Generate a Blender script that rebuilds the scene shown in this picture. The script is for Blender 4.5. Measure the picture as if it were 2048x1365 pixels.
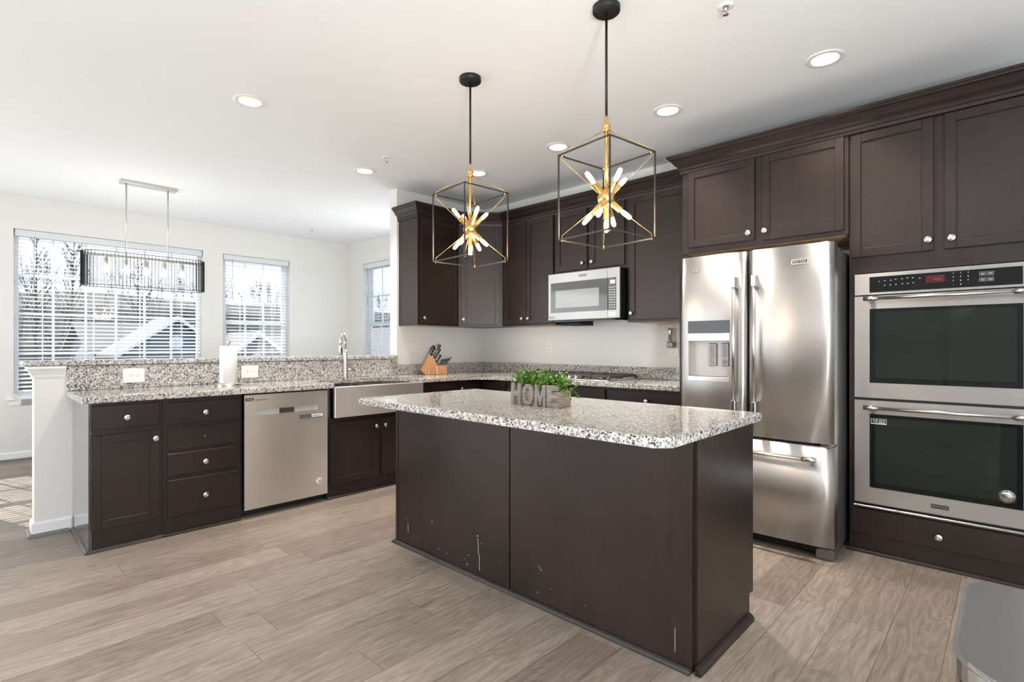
import bpy, bmesh, math, random
from mathutils import Vector, Matrix
from math import pi, sin, cos, radians as R
random.seed(7)
for o in list(bpy.data.objects): bpy.data.objects.remove(o)
C = bpy.context.scene.collection
S = bpy.context.scene

# ------------------------------------------------------------------ camera, world, sun, exposure
CZ = 2.79                                     # ceiling height
cam = bpy.data.cameras.new('camera'); co = bpy.data.objects.new('camera', cam); C.objects.link(co)
co.location = (4.4765, -4.2407, 1.2081)
co.rotation_euler = (R(90), 0, R(43.4646))
cam.sensor_width = 36; cam.sensor_fit = 'HORIZONTAL'
cam.lens = 36 * 1052.84 / 2048
cam.shift_y = 8.834 / 2048
cam.clip_start = 0.05; cam.clip_end = 400
S.camera = co
S.view_settings.view_transform = 'Standard'
S.view_settings.look = 'None'
S.view_settings.gamma = 1
S.view_settings.use_curve_mapping = False
S.view_settings.exposure = 0.08

w = bpy.data.worlds.new('sky'); S.world = w; w.use_nodes = True
nt = w.node_tree; nt.nodes.clear()
bg = nt.nodes.new('ShaderNodeBackground'); wo = nt.nodes.new('ShaderNodeOutputWorld')
tc = nt.nodes.new('ShaderNodeTexCoord'); sp = nt.nodes.new('ShaderNodeSeparateXYZ'); cr = nt.nodes.new('ShaderNodeValToRGB')
nt.links.new(tc.outputs['Generated'], sp.inputs[0]); nt.links.new(sp.outputs['Z'], cr.inputs[0])
cr.color_ramp.elements[0].position = 0.0; cr.color_ramp.elements[0].color = (0.90, 0.94, 1.0, 1)
cr.color_ramp.elements[1].position = 0.6; cr.color_ramp.elements[1].color = (0.62, 0.78, 1.0, 1)
nt.links.new(cr.outputs[0], bg.inputs[0]); nt.links.new(bg.outputs[0], wo.inputs[0])
bg.inputs[1].default_value = 1.7

sun = bpy.data.lights.new('sun', 'SUN'); sun.energy = 13; sun.angle = R(0.35); sun.color = (1, 0.96, 0.9)
so = bpy.data.objects.new('sun', sun); C.objects.link(so)
so.rotation_euler = Vector((.794, .268, -.545)).to_track_quat('-Z', 'Y').to_euler()

def area(name, loc, aim, sx, sy, e, col=(1, 1, 1)):
    l = bpy.data.lights.new(name, 'AREA'); l.shape = 'RECTANGLE'; l.size = sx; l.size_y = sy; l.energy = e; l.color = col
    o = bpy.data.objects.new(name, l); C.objects.link(o); o.location = loc
    o.rotation_euler = (Vector(aim) - Vector(loc)).to_track_quat('-Z', 'Y').to_euler()
    return o
# added fill lights set in unseen, made-up window openings to brighten the room
area('added_fill_left', (-3.02, -6.6, 1.40), (2.5, -5.2, 1.5), 2.5, 2.1, 55, (0.92, 0.96, 1))
area('added_fill_rear', (-.6, -7.93, 1.40), (.6, 0, 1.7), 3.6, 2.1, 70, (0.93, 0.965, 1))
area('added_fill_side', (7.53, -5.0, 1.35), (0, -4.0, 1.8), 2.6, 2.1, 45, (.96, 0.98, 1))
area('added_fill_dining', (-1.0, -.02, 1.5), (-2.6, -2.4, 1.9), 1.0, 1.6, 22, (.96, 0.98, 1))
# (two made-up fill lamps behind the camera add light too, see their builder)

# ------------------------------------------------------------------ materials
def mat(name):
    m = bpy.data.materials.new(name); m.use_nodes = True
    return m, m.node_tree, m.node_tree.nodes['Principled BSDF']
def simple(name, col, rough=.5, metal=0, spec=.5, emit=None, es=0, coat=0, trans=0):
    m, t, b = mat(name)
    b.inputs['Base Color'].default_value = (*col, 1); b.inputs['Roughness'].default_value = rough
    b.inputs['Metallic'].default_value = metal; b.inputs['Specular IOR Level'].default_value = spec
    b.inputs['Coat Weight'].default_value = coat; b.inputs['Transmission Weight'].default_value = trans
    if emit: b.inputs['Emission Color'].default_value = (*emit, 1); b.inputs['Emission Strength'].default_value = es
    return m
def N(t, kind, **kw):
    n = t.nodes.new(kind)
    for k, v in kw.items():
        if k.startswith('i_'):
            key = k[2:].replace('_', ' ')
            n.inputs[int(key) if key.isdigit() else key].default_value = v
        else: setattr(n, k, v)
    return n
def coords(t, scale=(1, 1, 1), rot=(0, 0, 0), loc=(0, 0, 0)):
    g = N(t, 'ShaderNodeNewGeometry'); mp = N(t, 'ShaderNodeMapping')
    mp.inputs['Scale'].default_value = scale; mp.inputs['Rotation'].default_value = rot; mp.inputs['Location'].default_value = loc
    t.links.new(g.outputs['Position'], mp.inputs[0]); return mp.outputs[0]
def noise(t, vec, scale, detail=3, rough=.5, dist=0):
    n = N(t, 'ShaderNodeTexNoise'); n.inputs['Scale'].default_value = scale; n.inputs['Detail'].default_value = detail
    n.inputs['Roughness'].default_value = rough; n.inputs['Distortion'].default_value = dist
    t.links.new(vec, n.inputs['Vector']); return n.outputs['Fac']
def ramp(t, fac, stops, interp='LINEAR'):
    r = N(t, 'ShaderNodeValToRGB'); r.color_ramp.interpolation = interp; e = r.color_ramp.elements
    while len(e) < len(stops): e.new(0.5)
    for i, (p, c) in enumerate(stops):
        e[i].position = p; e[i].color = (c, c, c, 1) if isinstance(c, (int, float)) else (*c, 1)
    t.links.new(fac, r.inputs[0]); return r.outputs[0]
def mix(t, a, b, f, mode='MIX'):
    m = N(t, 'ShaderNodeMix', data_type='RGBA', blend_type=mode)
    for s, v in ((m.inputs[6], a), (m.inputs[7], b), (m.inputs[0], f)):
        if isinstance(v, tuple): s.default_value = (*v, 1)
        elif isinstance(v, (int, float)): s.default_value = v
        else: t.links.new(v, s)
    return m.outputs[2]
def bump(t, b, h, strength=.2, dist=.002):
    n = N(t, 'ShaderNodeBump'); n.inputs['Strength'].default_value = strength; n.inputs['Distance'].default_value = dist
    t.links.new(h, n.inputs['Height']); t.links.new(n.outputs[0], b.inputs['Normal'])

def paint(name, col, rough=.55):
    m, t, b = mat(name); v = coords(t)
    n = noise(t, v, 2.0, 2); t.links.new(mix(t, tuple(c * .97 for c in col), col, n), b.inputs['Base Color'])
    b.inputs['Roughness'].default_value = rough; b.inputs['Specular IOR Level'].default_value = .3
    bump(t, b, noise(t, v, 320, 2), .06, .001); return m
def wood_dark(name, a, bcol, axis='z', rough=.34):
    m, t, b = mat(name)
    sc = {'z': (14, 14, 1.2), 'x': (1.2, 14, 14), 'y': (14, 1.2, 14)}[axis]
    v = coords(t, sc); n = noise(t, v, 4, 5, .6, .4); n2 = noise(t, coords(t), 1.7, 3, .6)
    f = mix(t, n, n2, .55)
    t.links.new(ramp(t, f, [(.33, a), (.68, bcol)]), b.inputs['Base Color'])
    t.links.new(ramp(t, n2, [(.3, rough - .05), (.7, rough + .08)]), b.inputs['Roughness'])
    b.inputs['Coat Weight'].default_value = .12; b.inputs['Coat Roughness'].default_value = .25; b.inputs['Specular IOR Level'].default_value = .36
    bump(t, b, noise(t, coords(t, {'z': (60, 60, 3), 'x': (3, 60, 60), 'y': (60, 3, 60)}[axis]), 6, 3), .05, .001)
    return m
def granite(name, rough=.07):
    m, t, b = mat(name); v = coords(t)
    wob = N(t, 'ShaderNodeVectorMath', operation='ADD')
    nn = N(t, 'ShaderNodeTexNoise'); nn.inputs['Scale'].default_value = 60; nn.inputs['Detail'].default_value = 2
    t.links.new(v, nn.inputs['Vector'])
    sc = N(t, 'ShaderNodeVectorMath', operation='SCALE'); sc.inputs['Scale'].default_value = .012
    t.links.new(nn.outputs['Color'], sc.inputs[0]); t.links.new(v, wob.inputs[0]); t.links.new(sc.outputs[0], wob.inputs[1])
    vo = N(t, 'ShaderNodeTexVoronoi'); vo.inputs['Scale'].default_value = 165; t.links.new(wob.outputs[0], vo.inputs['Vector'])
    sep = N(t, 'ShaderNodeSeparateColor'); t.links.new(vo.outputs['Color'], sep.inputs[0])
    grain = ramp(t, sep.outputs[0], [(0, (.03, .03, .032)), (.12, (.14, .135, .13)), (.24, (.33, .31, .29)), (.42, (.50, .465, .42)), (.66, (.64, .61, .565))], 'CONSTANT')
    blot = ramp(t, noise(t, wob.outputs[0], 60, 3, .6), [(.54, 0.0), (.60, .85)])
    blot2 = ramp(t, noise(t, v, 48, 4, .7), [(.54, 0.0), (.64, .7)])
    c = mix(t, grain, (.70, .68, .64), blot)
    c = mix(t, c, (.33, .32, .32), blot2, 'MULTIPLY')
    dk = ramp(t, noise(t, wob.outputs[0], 95, 2, .5), [(.62, 0.0), (.67, .9)])
    c = mix(t, c, (.02, .02, .022), dk)
    t.links.new(c, b.inputs['Base Color']); b.inputs['Roughness'].default_value = rough
    b.inputs['Specular IOR Level'].default_value = .6
    return m
def steel(name, col=(.60, .585, .56), rough=.3, axis='x', wave=.0, rot=.25):
    m, t, b = mat(name)
    sc = {'x': (.6, .6, 420), 'y': (.6, .6, 420), 'z': (420, 420, .6)}[axis]
    n = noise(t, coords(t, sc), 3, 1)
    b.inputs['Metallic'].default_value = 1
    b.inputs['Anisotropic'].default_value = .85
    tg_ = N(t, 'ShaderNodeTangent', direction_type='RADIAL', axis='Z'); t.links.new(tg_.outputs[0], b.inputs['Tangent']); b.inputs['Anisotropic Rotation'].default_value = rot
    t.links.new(mix(t, tuple(c * .97 for c in col), col, n), b.inputs['Base Color'])
    t.links.new(ramp(t, n, [(.3, rough - .02), (.7, rough + .03)]), b.inputs['Roughness'])
    h = noise(t, coords(t, {'x': (5, 5, .7), 'y': (5, 5, .7), 'z': (.7, .7, 5)}[axis]), 1.0, 1)
    if wave:
        bump(t, b, h, wave, .02)
    return m

M = {}
M['wall'] = paint('wall_paint', (.76, .75, .72))
M['wallw'] = paint('white_trim_paint', (.84, .84, .83), .4)
M['ceil'] = paint('ceiling_paint', (.885, .90, .91), .8)
M['wood'] = wood_dark('espresso_wood', (.0112, .0068, .0054), (.0265, .0155, .0120))
M['woodb'] = wood_dark('espresso_wood_panel', (.0125, .0075, .0058), (.030, .0175, .0133))
M['woodh'] = wood_dark('espresso_wood_rail', (.0112, .0068, .0054), (.0265, .0155, .0120), 'x')
M['black'] = simple('black_recess', (.006, .006, .007), .6)
M['granite'] = granite('granite')
M['steel'] = steel('brushed_steel', (.55, .535, .515), .36, 'x', .05)
M['steelp'] = simple('polished_steel', (.60, .585, .565), .24, 1)
M['nickel'] = simple('brushed_nickel', (.60, .58, .54), .28, 1)
M['pewter'] = simple('pewter', (.62, .62, .60), .25, 1)
M['pewterd'] = simple('dark_pewter', (.12, .12, .12), .4, 1)
M['dkgrey'] = simple('charcoal_enamel', (.10, .10, .10), .4, .3)
M['side'] = simple('graphite_side', (.19, .185, .18), .35, .55)
M['glassb'] = simple('black_glass', (.006, .007, .007), .04, 0, .3)
M['glasso'] = simple('oven_window_glass', (.012, .017, .014), .05, 0, .3)
M['brass'] = simple('brass', (.78, .53, .22), .2, 1)
M['bmetal'] = simple('matte_black_metal', (.03, .03, .03), .42, .6)
M['bronze'] = simple('pewter_black_frame', (.075, .068, .062), .3, .75)
M['bulb'] = simple('lit_filament_bulb', (1, .9, .7), .2, emit=(1, .70, .36), es=6)
M['bulbw'] = simple('lit_white_bulb', (1, 1, .95), .2, emit=(1, .93, .8), es=4)
M['lens'] = simple('lit_downlight_lens', (1, 1, 1), .3, emit=(1, .86, .66), es=1.8)
M['can'] = simple('glow_tinted_reflector', (.80, .74, .66), .5)  # white reflector; the lamp's warm glow is put into its colour
M['gloss'] = simple('glossy_dark_veneer', (.05, .045, .042), .16, 0, .8, coat=1)
M['steel_lit'] = steel('brightened_warm_steel', (.78, .735, .70), .42, 'x', .05)  # brighter copy of the steel, reflected light put into its colour
M['steel_dim'] = steel('darkened_oven_steel', (.44, .425, .405), .36, 'x', .05)  # darker copy of the steel, dimmer reflections put into its colour
M['shoe'] = simple('shoe_moulding_paint', (.05, .046, .043), .25, .2)
M['white'] = simple('white_plastic', (.82, .82, .80), .35)
M['whites'] = simple('blind_slat_white', (.85, .86, .87), .4)
m, t, b = mat('blind_slat_white'); tl = N(t, 'ShaderNodeBsdfTranslucent'); tl.inputs[0].default_value = (.95, .97, 1, 1)
b.inputs['Base Color'].default_value = (.88, .89, .90, 1); b.inputs['Roughness'].default_value = .4; mx = N(t, 'ShaderNodeMixShader'); mx.inputs[0].default_value = .3
t.links.new(b.outputs[0], mx.inputs[1]); t.links.new(tl.outputs[0], mx.inputs[2]); t.links.new(mx.outputs[0], t.nodes['Material Output'].inputs[0]); M['whites'] = m
M['cream'] = simple('almond_plate', (.80, .77, .70), .35)
M['iron'] = simple('cast_iron', (.035, .028, .026), .5)
M['bamboo'] = None
M['bakelite'] = simple('black_handle', (.012, .012, .013), .25)
M['paper'] = simple('white_paper', (.80, .79, .78), .8, spec=.1)
M['red'] = simple('red_display', (.05, .004, .003), .2, emit=(1, .04, .02), es=.02)
M['ink'] = simple('white_ink', (.75, .75, .75), .4)
M['inkb'] = simple('black_ink', (.01, .01, .01), .4)
M['chip'] = simple('chipped_paint', (.42, .38, .34), .8)
M['vinyl'] = simple('white_vinyl', (.74, .77, .80), .4)

def plain_wood(name, a, bcol, sc, rough=.5):
    m, t, b = mat(name); n = noise(t, coords(t, sc), 5, 4, .6, .6)
    t.links.new(ramp(t, n, [(.35, a), (.65, bcol)]), b.inputs['Base Color']); b.inputs['Roughness'].default_value = rough
    bump(t, b, n, .25, .001); return m
M['bamboo'] = plain_wood('acacia_wood', (.33, .135, .045), (.62, .31, .12), (40, 40, 2), .35)
M['greywood'] = plain_wood('weathered_wood', (.13, .115, .10), (.30, .27, .24), (4, 4, 60), .75)
M['greywood2'] = plain_wood('weathered_wood_side', (.19, .14, .10), (.36, .28, .21), (4, 4, 60), .75)
M['rawply'] = plain_wood('raw_plywood_underside', (.45, .30, .17), (.55, .39, .24), (3, 20, 20), .7)

m, t, b = mat('window_glass'); t.nodes.remove(b)
tr = N(t, 'ShaderNodeBsdfTransparent'); gl = N(t, 'ShaderNodeBsdfGlossy'); gl.inputs['Roughness'].default_value = 0
tr.inputs[0].default_value = (.95, .97, .97, 1)
fr = N(t, 'ShaderNodeValue'); fr.outputs[0].default_value = .035; mx = N(t, 'ShaderNodeMixShader')
t.links.new(fr.outputs[0], mx.inputs[0]); t.links.new(tr.outputs[0], mx.inputs[1]); t.links.new(gl.outputs[0], mx.inputs[2])
t.links.new(mx.outputs[0], t.nodes['Material Output'].inputs[0]); M['pane'] = m

# floor planks: 0.188 m wide boards running along Y
m, t, b = mat('oak_plank_floor')
g = N(t, 'ShaderNodeNewGeometry'); mp = N(t, 'ShaderNodeMapping'); mp.inputs['Rotation'].default_value = (0, 0, R(-90))
mp.inputs['Location'].default_value = (0.4, 3.725 - 0.188 * 20, 0)
sp = N(t, 'ShaderNodeSeparateXYZ'); t.links.new(g.outputs['Position'], sp.inputs[0])
cb = N(t, 'ShaderNodeCombineXYZ'); t.links.new(sp.outputs['Y'], cb.inputs[0])
ad = N(t, 'ShaderNodeMath', operation='ADD'); ad.inputs[1].default_value = 0.188 * 40 - 3.725; t.links.new(sp.outputs['X'], ad.inputs[0])
t.links.new(ad.outputs[0], cb.inputs[1])
# random shift of every board along its length
dv = N(t, 'ShaderNodeMath', operation='DIVIDE'); dv.inputs[1].default_value = .188; t.links.new(ad.outputs[0], dv.inputs[0])
fl = N(t, 'ShaderNodeMath', operation='FLOOR'); t.links.new(dv.outputs[0], fl.inputs[0])
wn = N(t, 'ShaderNodeTexWhiteNoise', noise_dimensions='1D'); t.links.new(fl.outputs[0], wn.inputs['W'])
mm = N(t, 'ShaderNodeMath', operation='MULTIPLY_ADD'); mm.inputs[1].default_value = 1.3
t.links.new(wn.outputs['Value'], mm.inputs[0]); t.links.new(sp.outputs['Y'], mm.inputs[2])
cb2 = N(t, 'ShaderNodeCombineXYZ'); t.links.new(mm.outputs[0], cb2.inputs[0]); t.links.new(ad.outputs[0], cb2.inputs[1])
bk = N(t, 'ShaderNodeTexBrick'); bk.offset = 0; bk.inputs['Scale'].default_value = 1
bk.inputs['Brick Width'].default_value = 1.3; bk.inputs['Row Height'].default_value = .188
bk.inputs['Mortar Size'].default_value = .0011; bk.inputs['Mortar Smooth'].default_value = .2
bk.inputs['Color1'].default_value = (0, 0, 0, 1); bk.inputs['Color2'].default_value = (1, 1, 1, 1); bk.inputs['Mortar'].default_value = (.5, .5, .5, 1)
t.links.new(cb2.outputs[0], bk.inputs['Vector'])
tone = ramp(t, bk.outputs['Color'], [(0, (.235, .187, .150)), (.5, (.285, .232, .188)), (1, (.335, .278, .230))])
# grain: long streaks plus cathedral rings shifted per board
wn2 = N(t, 'ShaderNodeTexWhiteNoise', noise_dimensions='3D'); t.links.new(bk.outputs['Color'], wn2.inputs['Vector'])
sc3 = N(t, 'ShaderNodeVectorMath', operation='SCALE'); sc3.inputs['Scale'].default_value = 30; t.links.new(wn2.outputs['Color'], sc3.inputs[0])
av = N(t, 'ShaderNodeVectorMath', operation='ADD'); t.links.new(cb2.outputs[0], av.inputs[0]); t.links.new(sc3.outputs[0], av.inputs[1])
mp2 = N(t, 'ShaderNodeMapping'); mp2.inputs['Scale'].default_value = (1.0, 11, 1); t.links.new(av.outputs[0], mp2.inputs[0])
st = noise(t, mp2.outputs[0], 5, 6, .65, .3)
mp3 = N(t, 'ShaderNodeMapping'); mp3.inputs['Scale'].default_value = (.9, 5.5, 1); t.links.new(av.outputs[0], mp3.inputs[0])
ringn = noise(t, mp3.outputs[0], 1.5, 2, .5, .2)
rm = N(t, 'ShaderNodeMath', operation='MULTIPLY'); rm.inputs[1].default_value = 26; t.links.new(ringn, rm.inputs[0])
fc = N(t, 'ShaderNodeMath', operation='PINGPONG'); fc.inputs[1].default_value = 1; t.links.new(rm.outputs[0], fc.inputs[0])
c = mix(t, tone, (.62, .60, .58), ramp(t, st, [(.35, .75), (.62, 0.0)]), 'MULTIPLY')
c = mix(t, c, (1.16, 1.15, 1.14), ramp(t, fc.outputs[0], [(.0, 1), (.25, 0.0)]), 'MULTIPLY')
c = mix(t, c, (.80, .785, .77), ramp(t, fc.outputs[0], [(.55, 0.0), (1, .8)]), 'MULTIPLY')
kn = noise(t, mp3.outputs[0], 3.1, 1); c = mix(t, c, (.55, .5, .46), ramp(t, kn, [(.70, 0.0), (.80, .8)]), 'MULTIPLY')
c = mix(t, c, (.30, .26, .23), bk.outputs['Fac'], 'MULTIPLY')
t.links.new(c, b.inputs['Base Color'])
t.links.new(ramp(t, st, [(.3, .36), (.7, .46)]), b.inputs['Roughness']); b.inputs['Specular IOR Level'].default_value = .45
bump(t, b, st, .08, .001); M['floor'] = m

def leafmat():
    m, t, b = mat('green_leaf'); oi = noise(t, coords(t), 55, 1)
    t.links.new(ramp(t, oi, [(.35, (.02, .075, .010)), (.5, (.085, .21, .022)), (.66, (.27, .42, .07))]), b.inputs['Base Color'])
    b.inputs['Roughness'].default_value = .45; return m
M['leaf'] = leafmat()
M['siding'] = simple('blue_grey_siding', (.13, .165, .20), .7)
M['siding2'] = simple('pale_siding', (.18, .21, .235), .7)
M['roof'] = simple('weathered_shingle', (.125, .12, .12), .9)
M['bark'] = simple('bare_bark', (.11, .10, .095), .95, spec=.1)
M['ground'] = simple('winter_ground', (.13, .13, .12), .95, spec=.1)
M['hill'] = None
m, t, b = mat('leafless_woods_floor'); n = noise(t, coords(t, (3, 3, .5)), 1.2, 6, .8)
t.links.new(ramp(t, n, [(.35, (.030, .027, .026)), (.65, (.085, .077, .073))]), b.inputs['Base Color']); b.inputs['Roughness'].default_value = 1; M['hill'] = m

# ------------------------------------------------------------------ mesh helpers
class Fr:
    """local frame on a wall face: u to the viewer's right, v up, w out of the face"""
    def __init__(s, o, U=(1, 0), W=None):
        s.o = Vector((o[0], o[1], 0 if len(o) < 3 else o[2])); s.U = Vector((U[0], U[1], 0)).normalized()
        s.N = Vector((s.U.y, -s.U.x, 0))
    def __call__(s, u, v, w): return s.o + s.U * u + s.N * w + Vector((0, 0, v))
WORLD = None
def P(fr, x, y, z): return fr(x, y, z) if fr else Vector((x, y, z))
def box(bm, x0, x1, y0, y1, z0, z1, bev=0, fr=None, seg=1, mi=0):
    vs = [bm.verts.new(P(fr, x, y, z)) for z in (z0, z1) for y in (y0, y1) for x in (x0, x1)]
    fs = [bm.faces.new([vs[i] for i in q]) for q in ((0, 2, 3, 1), (4, 5, 7, 6), (0, 1, 5, 4), (2, 6, 7, 3), (0, 4, 6, 2), (1, 3, 7, 5))]
    for f in fs: f.material_index = mi
    if bev:
        es = list({e for f in fs for e in f.edges})
        r = bmesh.ops.bevel(bm, geom=es, offset=bev, segments=seg, affect='EDGES', profile=.5)
        for f in r['faces']: f.material_index = mi
    return fs
def basis(d):
    d = Vector(d).normalized(); a = Vector((0, 0, 1)) if abs(d.z) < .9 else Vector((1, 0, 0))
    x = a.cross(d).normalized(); return x, d.cross(x), d
def lathe(bm, o, d, prof, n=20, mi=0, cap=True):
    """prof: list of (radius, height along d)"""
    X, Y, D = basis(d); o = Vector(o); rings = []
    for r, h in prof:
        if r < 1e-6: rings.append([bm.verts.new(o + D * h)])
        else: rings.append([bm.verts.new(o + D * h + X * (r * cos(2 * pi * i / n)) + Y * (r * sin(2 * pi * i / n))) for i in range(n)])
    for a, b in zip(rings, rings[1:]):
        for i in range(n):
            j = (i + 1) % n
            if len(a) == 1 and len(b) == 1: continue
            if len(a) == 1: f = bm.faces.new((a[0], b[j], b[i])) if True else None
            elif len(b) == 1: f = bm.faces.new((a[i], a[j], b[0]))
            else: f = bm.faces.new((a[i], a[j], b[j], b[i]))
            f.smooth = True; f.material_index = mi
    if cap:
        for rg in (rings[0], rings[-1]):
            if len(rg) > 2: bm.faces.new(rg).material_index = mi
def tube(bm, pts, r, n=8, closed=False, mi=0):
    pts = [Vector(p) for p in pts]; k = len(pts); rs = r if isinstance(r, (list, tuple)) else [r] * k
    rings = []; prev = None
    for i, p in enumerate(pts):
        if closed: d = (pts[(i + 1) % k] - pts[i - 1]).normalized()
        else: d = (pts[min(i + 1, k - 1)] - pts[max(i - 1, 0)]).normalized()
        if prev is None: X, Y, _ = basis(d)
        else:
            X = (prev - d * prev.dot(d)).normalized(); Y = d.cross(X)
        prev = X
        rings.append([bm.verts.new(p + X * (rs[i] * cos(2 * pi * j / n)) + Y * (rs[i] * sin(2 * pi * j / n))) for j in range(n)])
    for i in range(k if closed else k - 1):
        a, b = rings[i], rings[(i + 1) % k]
        for j in range(n):
            f = bm.faces.new((a[j], a[(j + 1) % n], b[(j + 1) % n], b[j])); f.smooth = True; f.material_index = mi
    if not closed:
        bm.faces.new(rings[0]).material_index = mi; bm.faces.new(rings[-1]).material_index = mi
def prism(bm, pts, z0, z1, fr=None, bev=0, mi=0):
    """extrude polygon (u,v) pts from w=z0 to w=z1; in world frame pts are (x,y)"""
    a = [bm.verts.new(P(fr, p[0], p[1], z0)) for p in pts]; b = [bm.verts.new(P(fr, p[0], p[1], z1)) for p in pts]
    fs = [bm.faces.new(a), bm.faces.new(b)]
    for i in range(len(pts)):
        j = (i + 1) % len(pts); fs.append(bm.faces.new((a[i], a[j], b[j], b[i])))
    for f in fs: f.material_index = mi
    if bev:
        es = [e for e in set(fs[0].edges) | set(fs[1].edges)]
        bmesh.ops.bevel(bm, geom=es, offset=bev, segments=2, affect='EDGES', profile=.5)
def sweep(bm, path, prof, mi=0, z0=0):
    """mitred sweep of profile (out, z) along 2-D path; 'out' is to the right of travel"""
    path = [Vector(p) for p in path]; n = len(path); rows = []
    for i, p in enumerate(path):
        def nrm(a, b):
            d = (b - a).normalized(); return Vector((d.y, -d.x))
        if i == 0: m_ = nrm(path[0], path[1]); k = 1
        elif i == n - 1: m_ = nrm(path[-2], path[-1]); k = 1
        else:
            a, b = nrm(path[i - 1], p), nrm(p, path[i + 1]); m_ = (a + b).normalized(); k = 1 / max(.2, m_.dot(a))
        rows.append([bm.verts.new((p.x + m_.x * k * o, p.y + m_.y * k * o, z + z0)) for o, z in prof])
    for a, b in zip(rows, rows[1:]):
        for j in range(len(prof)):
            bm.faces.new((a[j], a[(j + 1) % len(prof)], b[(j + 1) % len(prof)], b[j])).material_index = mi
    bm.faces.new(rows[0]).material_index = mi; bm.faces.new(rows[-1]).material_index = mi
def slab(bm, us, vs, solid, w0, w1, pt):
    """slab made of grid cells with openings; pt(u,v,w) -> world"""
    us = sorted(set(us)); vs = sorted(set(vs)); nu, nv = len(us) - 1, len(vs) - 1
    S_ = [[solid((us[i] + us[i + 1]) / 2, (vs[j] + vs[j + 1]) / 2) for j in range(nv)] for i in range(nu)]
    def q(*p): bm.faces.new([bm.verts.new(Vector(pt(*a))) for a in p])
    for i in range(nu):
        for j in range(nv):
            if not S_[i][j]: continue
            a, b_, c_, d = us[i], us[i + 1], vs[j], vs[j + 1]
            q((a, c_, w0), (b_, c_, w0), (b_, d, w0), (a, d, w0)); q((a, c_, w1), (a, d, w1), (b_, d, w1), (b_, c_, w1))
            if i == 0 or not S_[i - 1][j]: q((a, c_, w0), (a, d, w0), (a, d, w1), (a, c_, w1))
            if i == nu - 1 or not S_[i + 1][j]: q((b_, c_, w0), (b_, c_, w1), (b_, d, w1), (b_, d, w0))
            if j == 0 or not S_[i][j - 1]: q((a, c_, w0), (a, c_, w1), (b_, c_, w1), (b_, c_, w0))
            if j == nv - 1 or not S_[i][j + 1]: q((a, d, w0), (b_, d, w0), (b_, d, w1), (a, d, w1))
    bmesh.ops.remove_doubles(bm, verts=bm.verts, dist=1e-5)

def B(): return bmesh.new()
def rootloc(p):
    while p.parent: p = p.parent
    return Vector(p['_loc']) if '_loc' in p else p.location.copy()
def obj(name, bm, m, parent=None, loc=None, smooth=False):
    """links bm as ONE mesh object; bm is in world coordinates of the finished thing"""
    if isinstance(m, (list, tuple)): mats = [M[k] if isinstance(k, str) else k for k in m]
    else: mats = [M[m] if isinstance(m, str) else m]
    if parent: off = rootloc(parent)
    elif loc is not None: off = Vector(loc)
    else:
        xs = [v.co for v in bm.verts]
        off = Vector(((min(v.x for v in xs) + max(v.x for v in xs)) / 2, (min(v.y for v in xs) + max(v.y for v in xs)) / 2, min(v.z for v in xs)))
    bmesh.ops.translate(bm, verts=bm.verts, vec=-off)
    bmesh.ops.recalc_face_normals(bm, faces=bm.faces)
    me = bpy.data.meshes.new(name); bm.to_mesh(me); bm.free()
    for x in mats: me.materials.append(x)
    if smooth:
        for p in me.polygons: p.use_smooth = True
    o = bpy.data.objects.new(name, me); C.objects.link(o)
    if parent: o.parent = parent
    else: o.location = off
    return o
def tag(o, label, cat, group=None, kind=None):
    o['label'] = label; o['category'] = cat
    if group: o['group'] = group
    if kind: o['kind'] = kind
    return o
def thing(name, label, cat, loc=(0, 0, 0), group=None):
    o = bpy.data.objects.new(name, None); o.empty_display_size = .1; C.objects.link(o); o.location = loc
    return tag(o, label, cat, group)
def lab(o, s): o['label'] = s; return o
def struct(name, bm, m):
    o = obj(name, bm, m); o['kind'] = 'structure'; return o
def copy_tree(o, parent=None):
    c_ = o.copy(); C.objects.link(c_)
    if parent: c_.parent = parent
    for ch in list(o.children): copy_tree(ch, c_)
    return c_
def text(name, s, fr, u, v, w, size, m, parent, ext=.0006, align='CENTER', shear=0, sx=1):
    cu = bpy.data.curves.new('txt', 'FONT'); cu.body = s; cu.size = size; cu.extrude = ext; cu.align_x = align; cu.align_y = 'CENTER'; cu.resolution_u = 3
    to = bpy.data.objects.new('txt', cu); C.objects.link(to)
    bpy.context.view_layer.update()
    me0 = to.evaluated_get(bpy.context.evaluated_depsgraph_get()).to_mesh()
    bm = B(); bm.from_mesh(me0); to.to_mesh_clear(); bpy.data.objects.remove(to); bpy.data.curves.remove(cu)
    for vv in bm.verts:
        x, y, z = vv.co; vv.co = fr(u + x * sx, v + y, w + z)
    return obj(name, bm, m, parent)

LFT = Fr((0, 0), (0, 1))          # left run: u = world Y, w = world X
BCK = Fr((0, 0), (1, 0))          # back run: u = world X, w = -world Y

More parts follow.
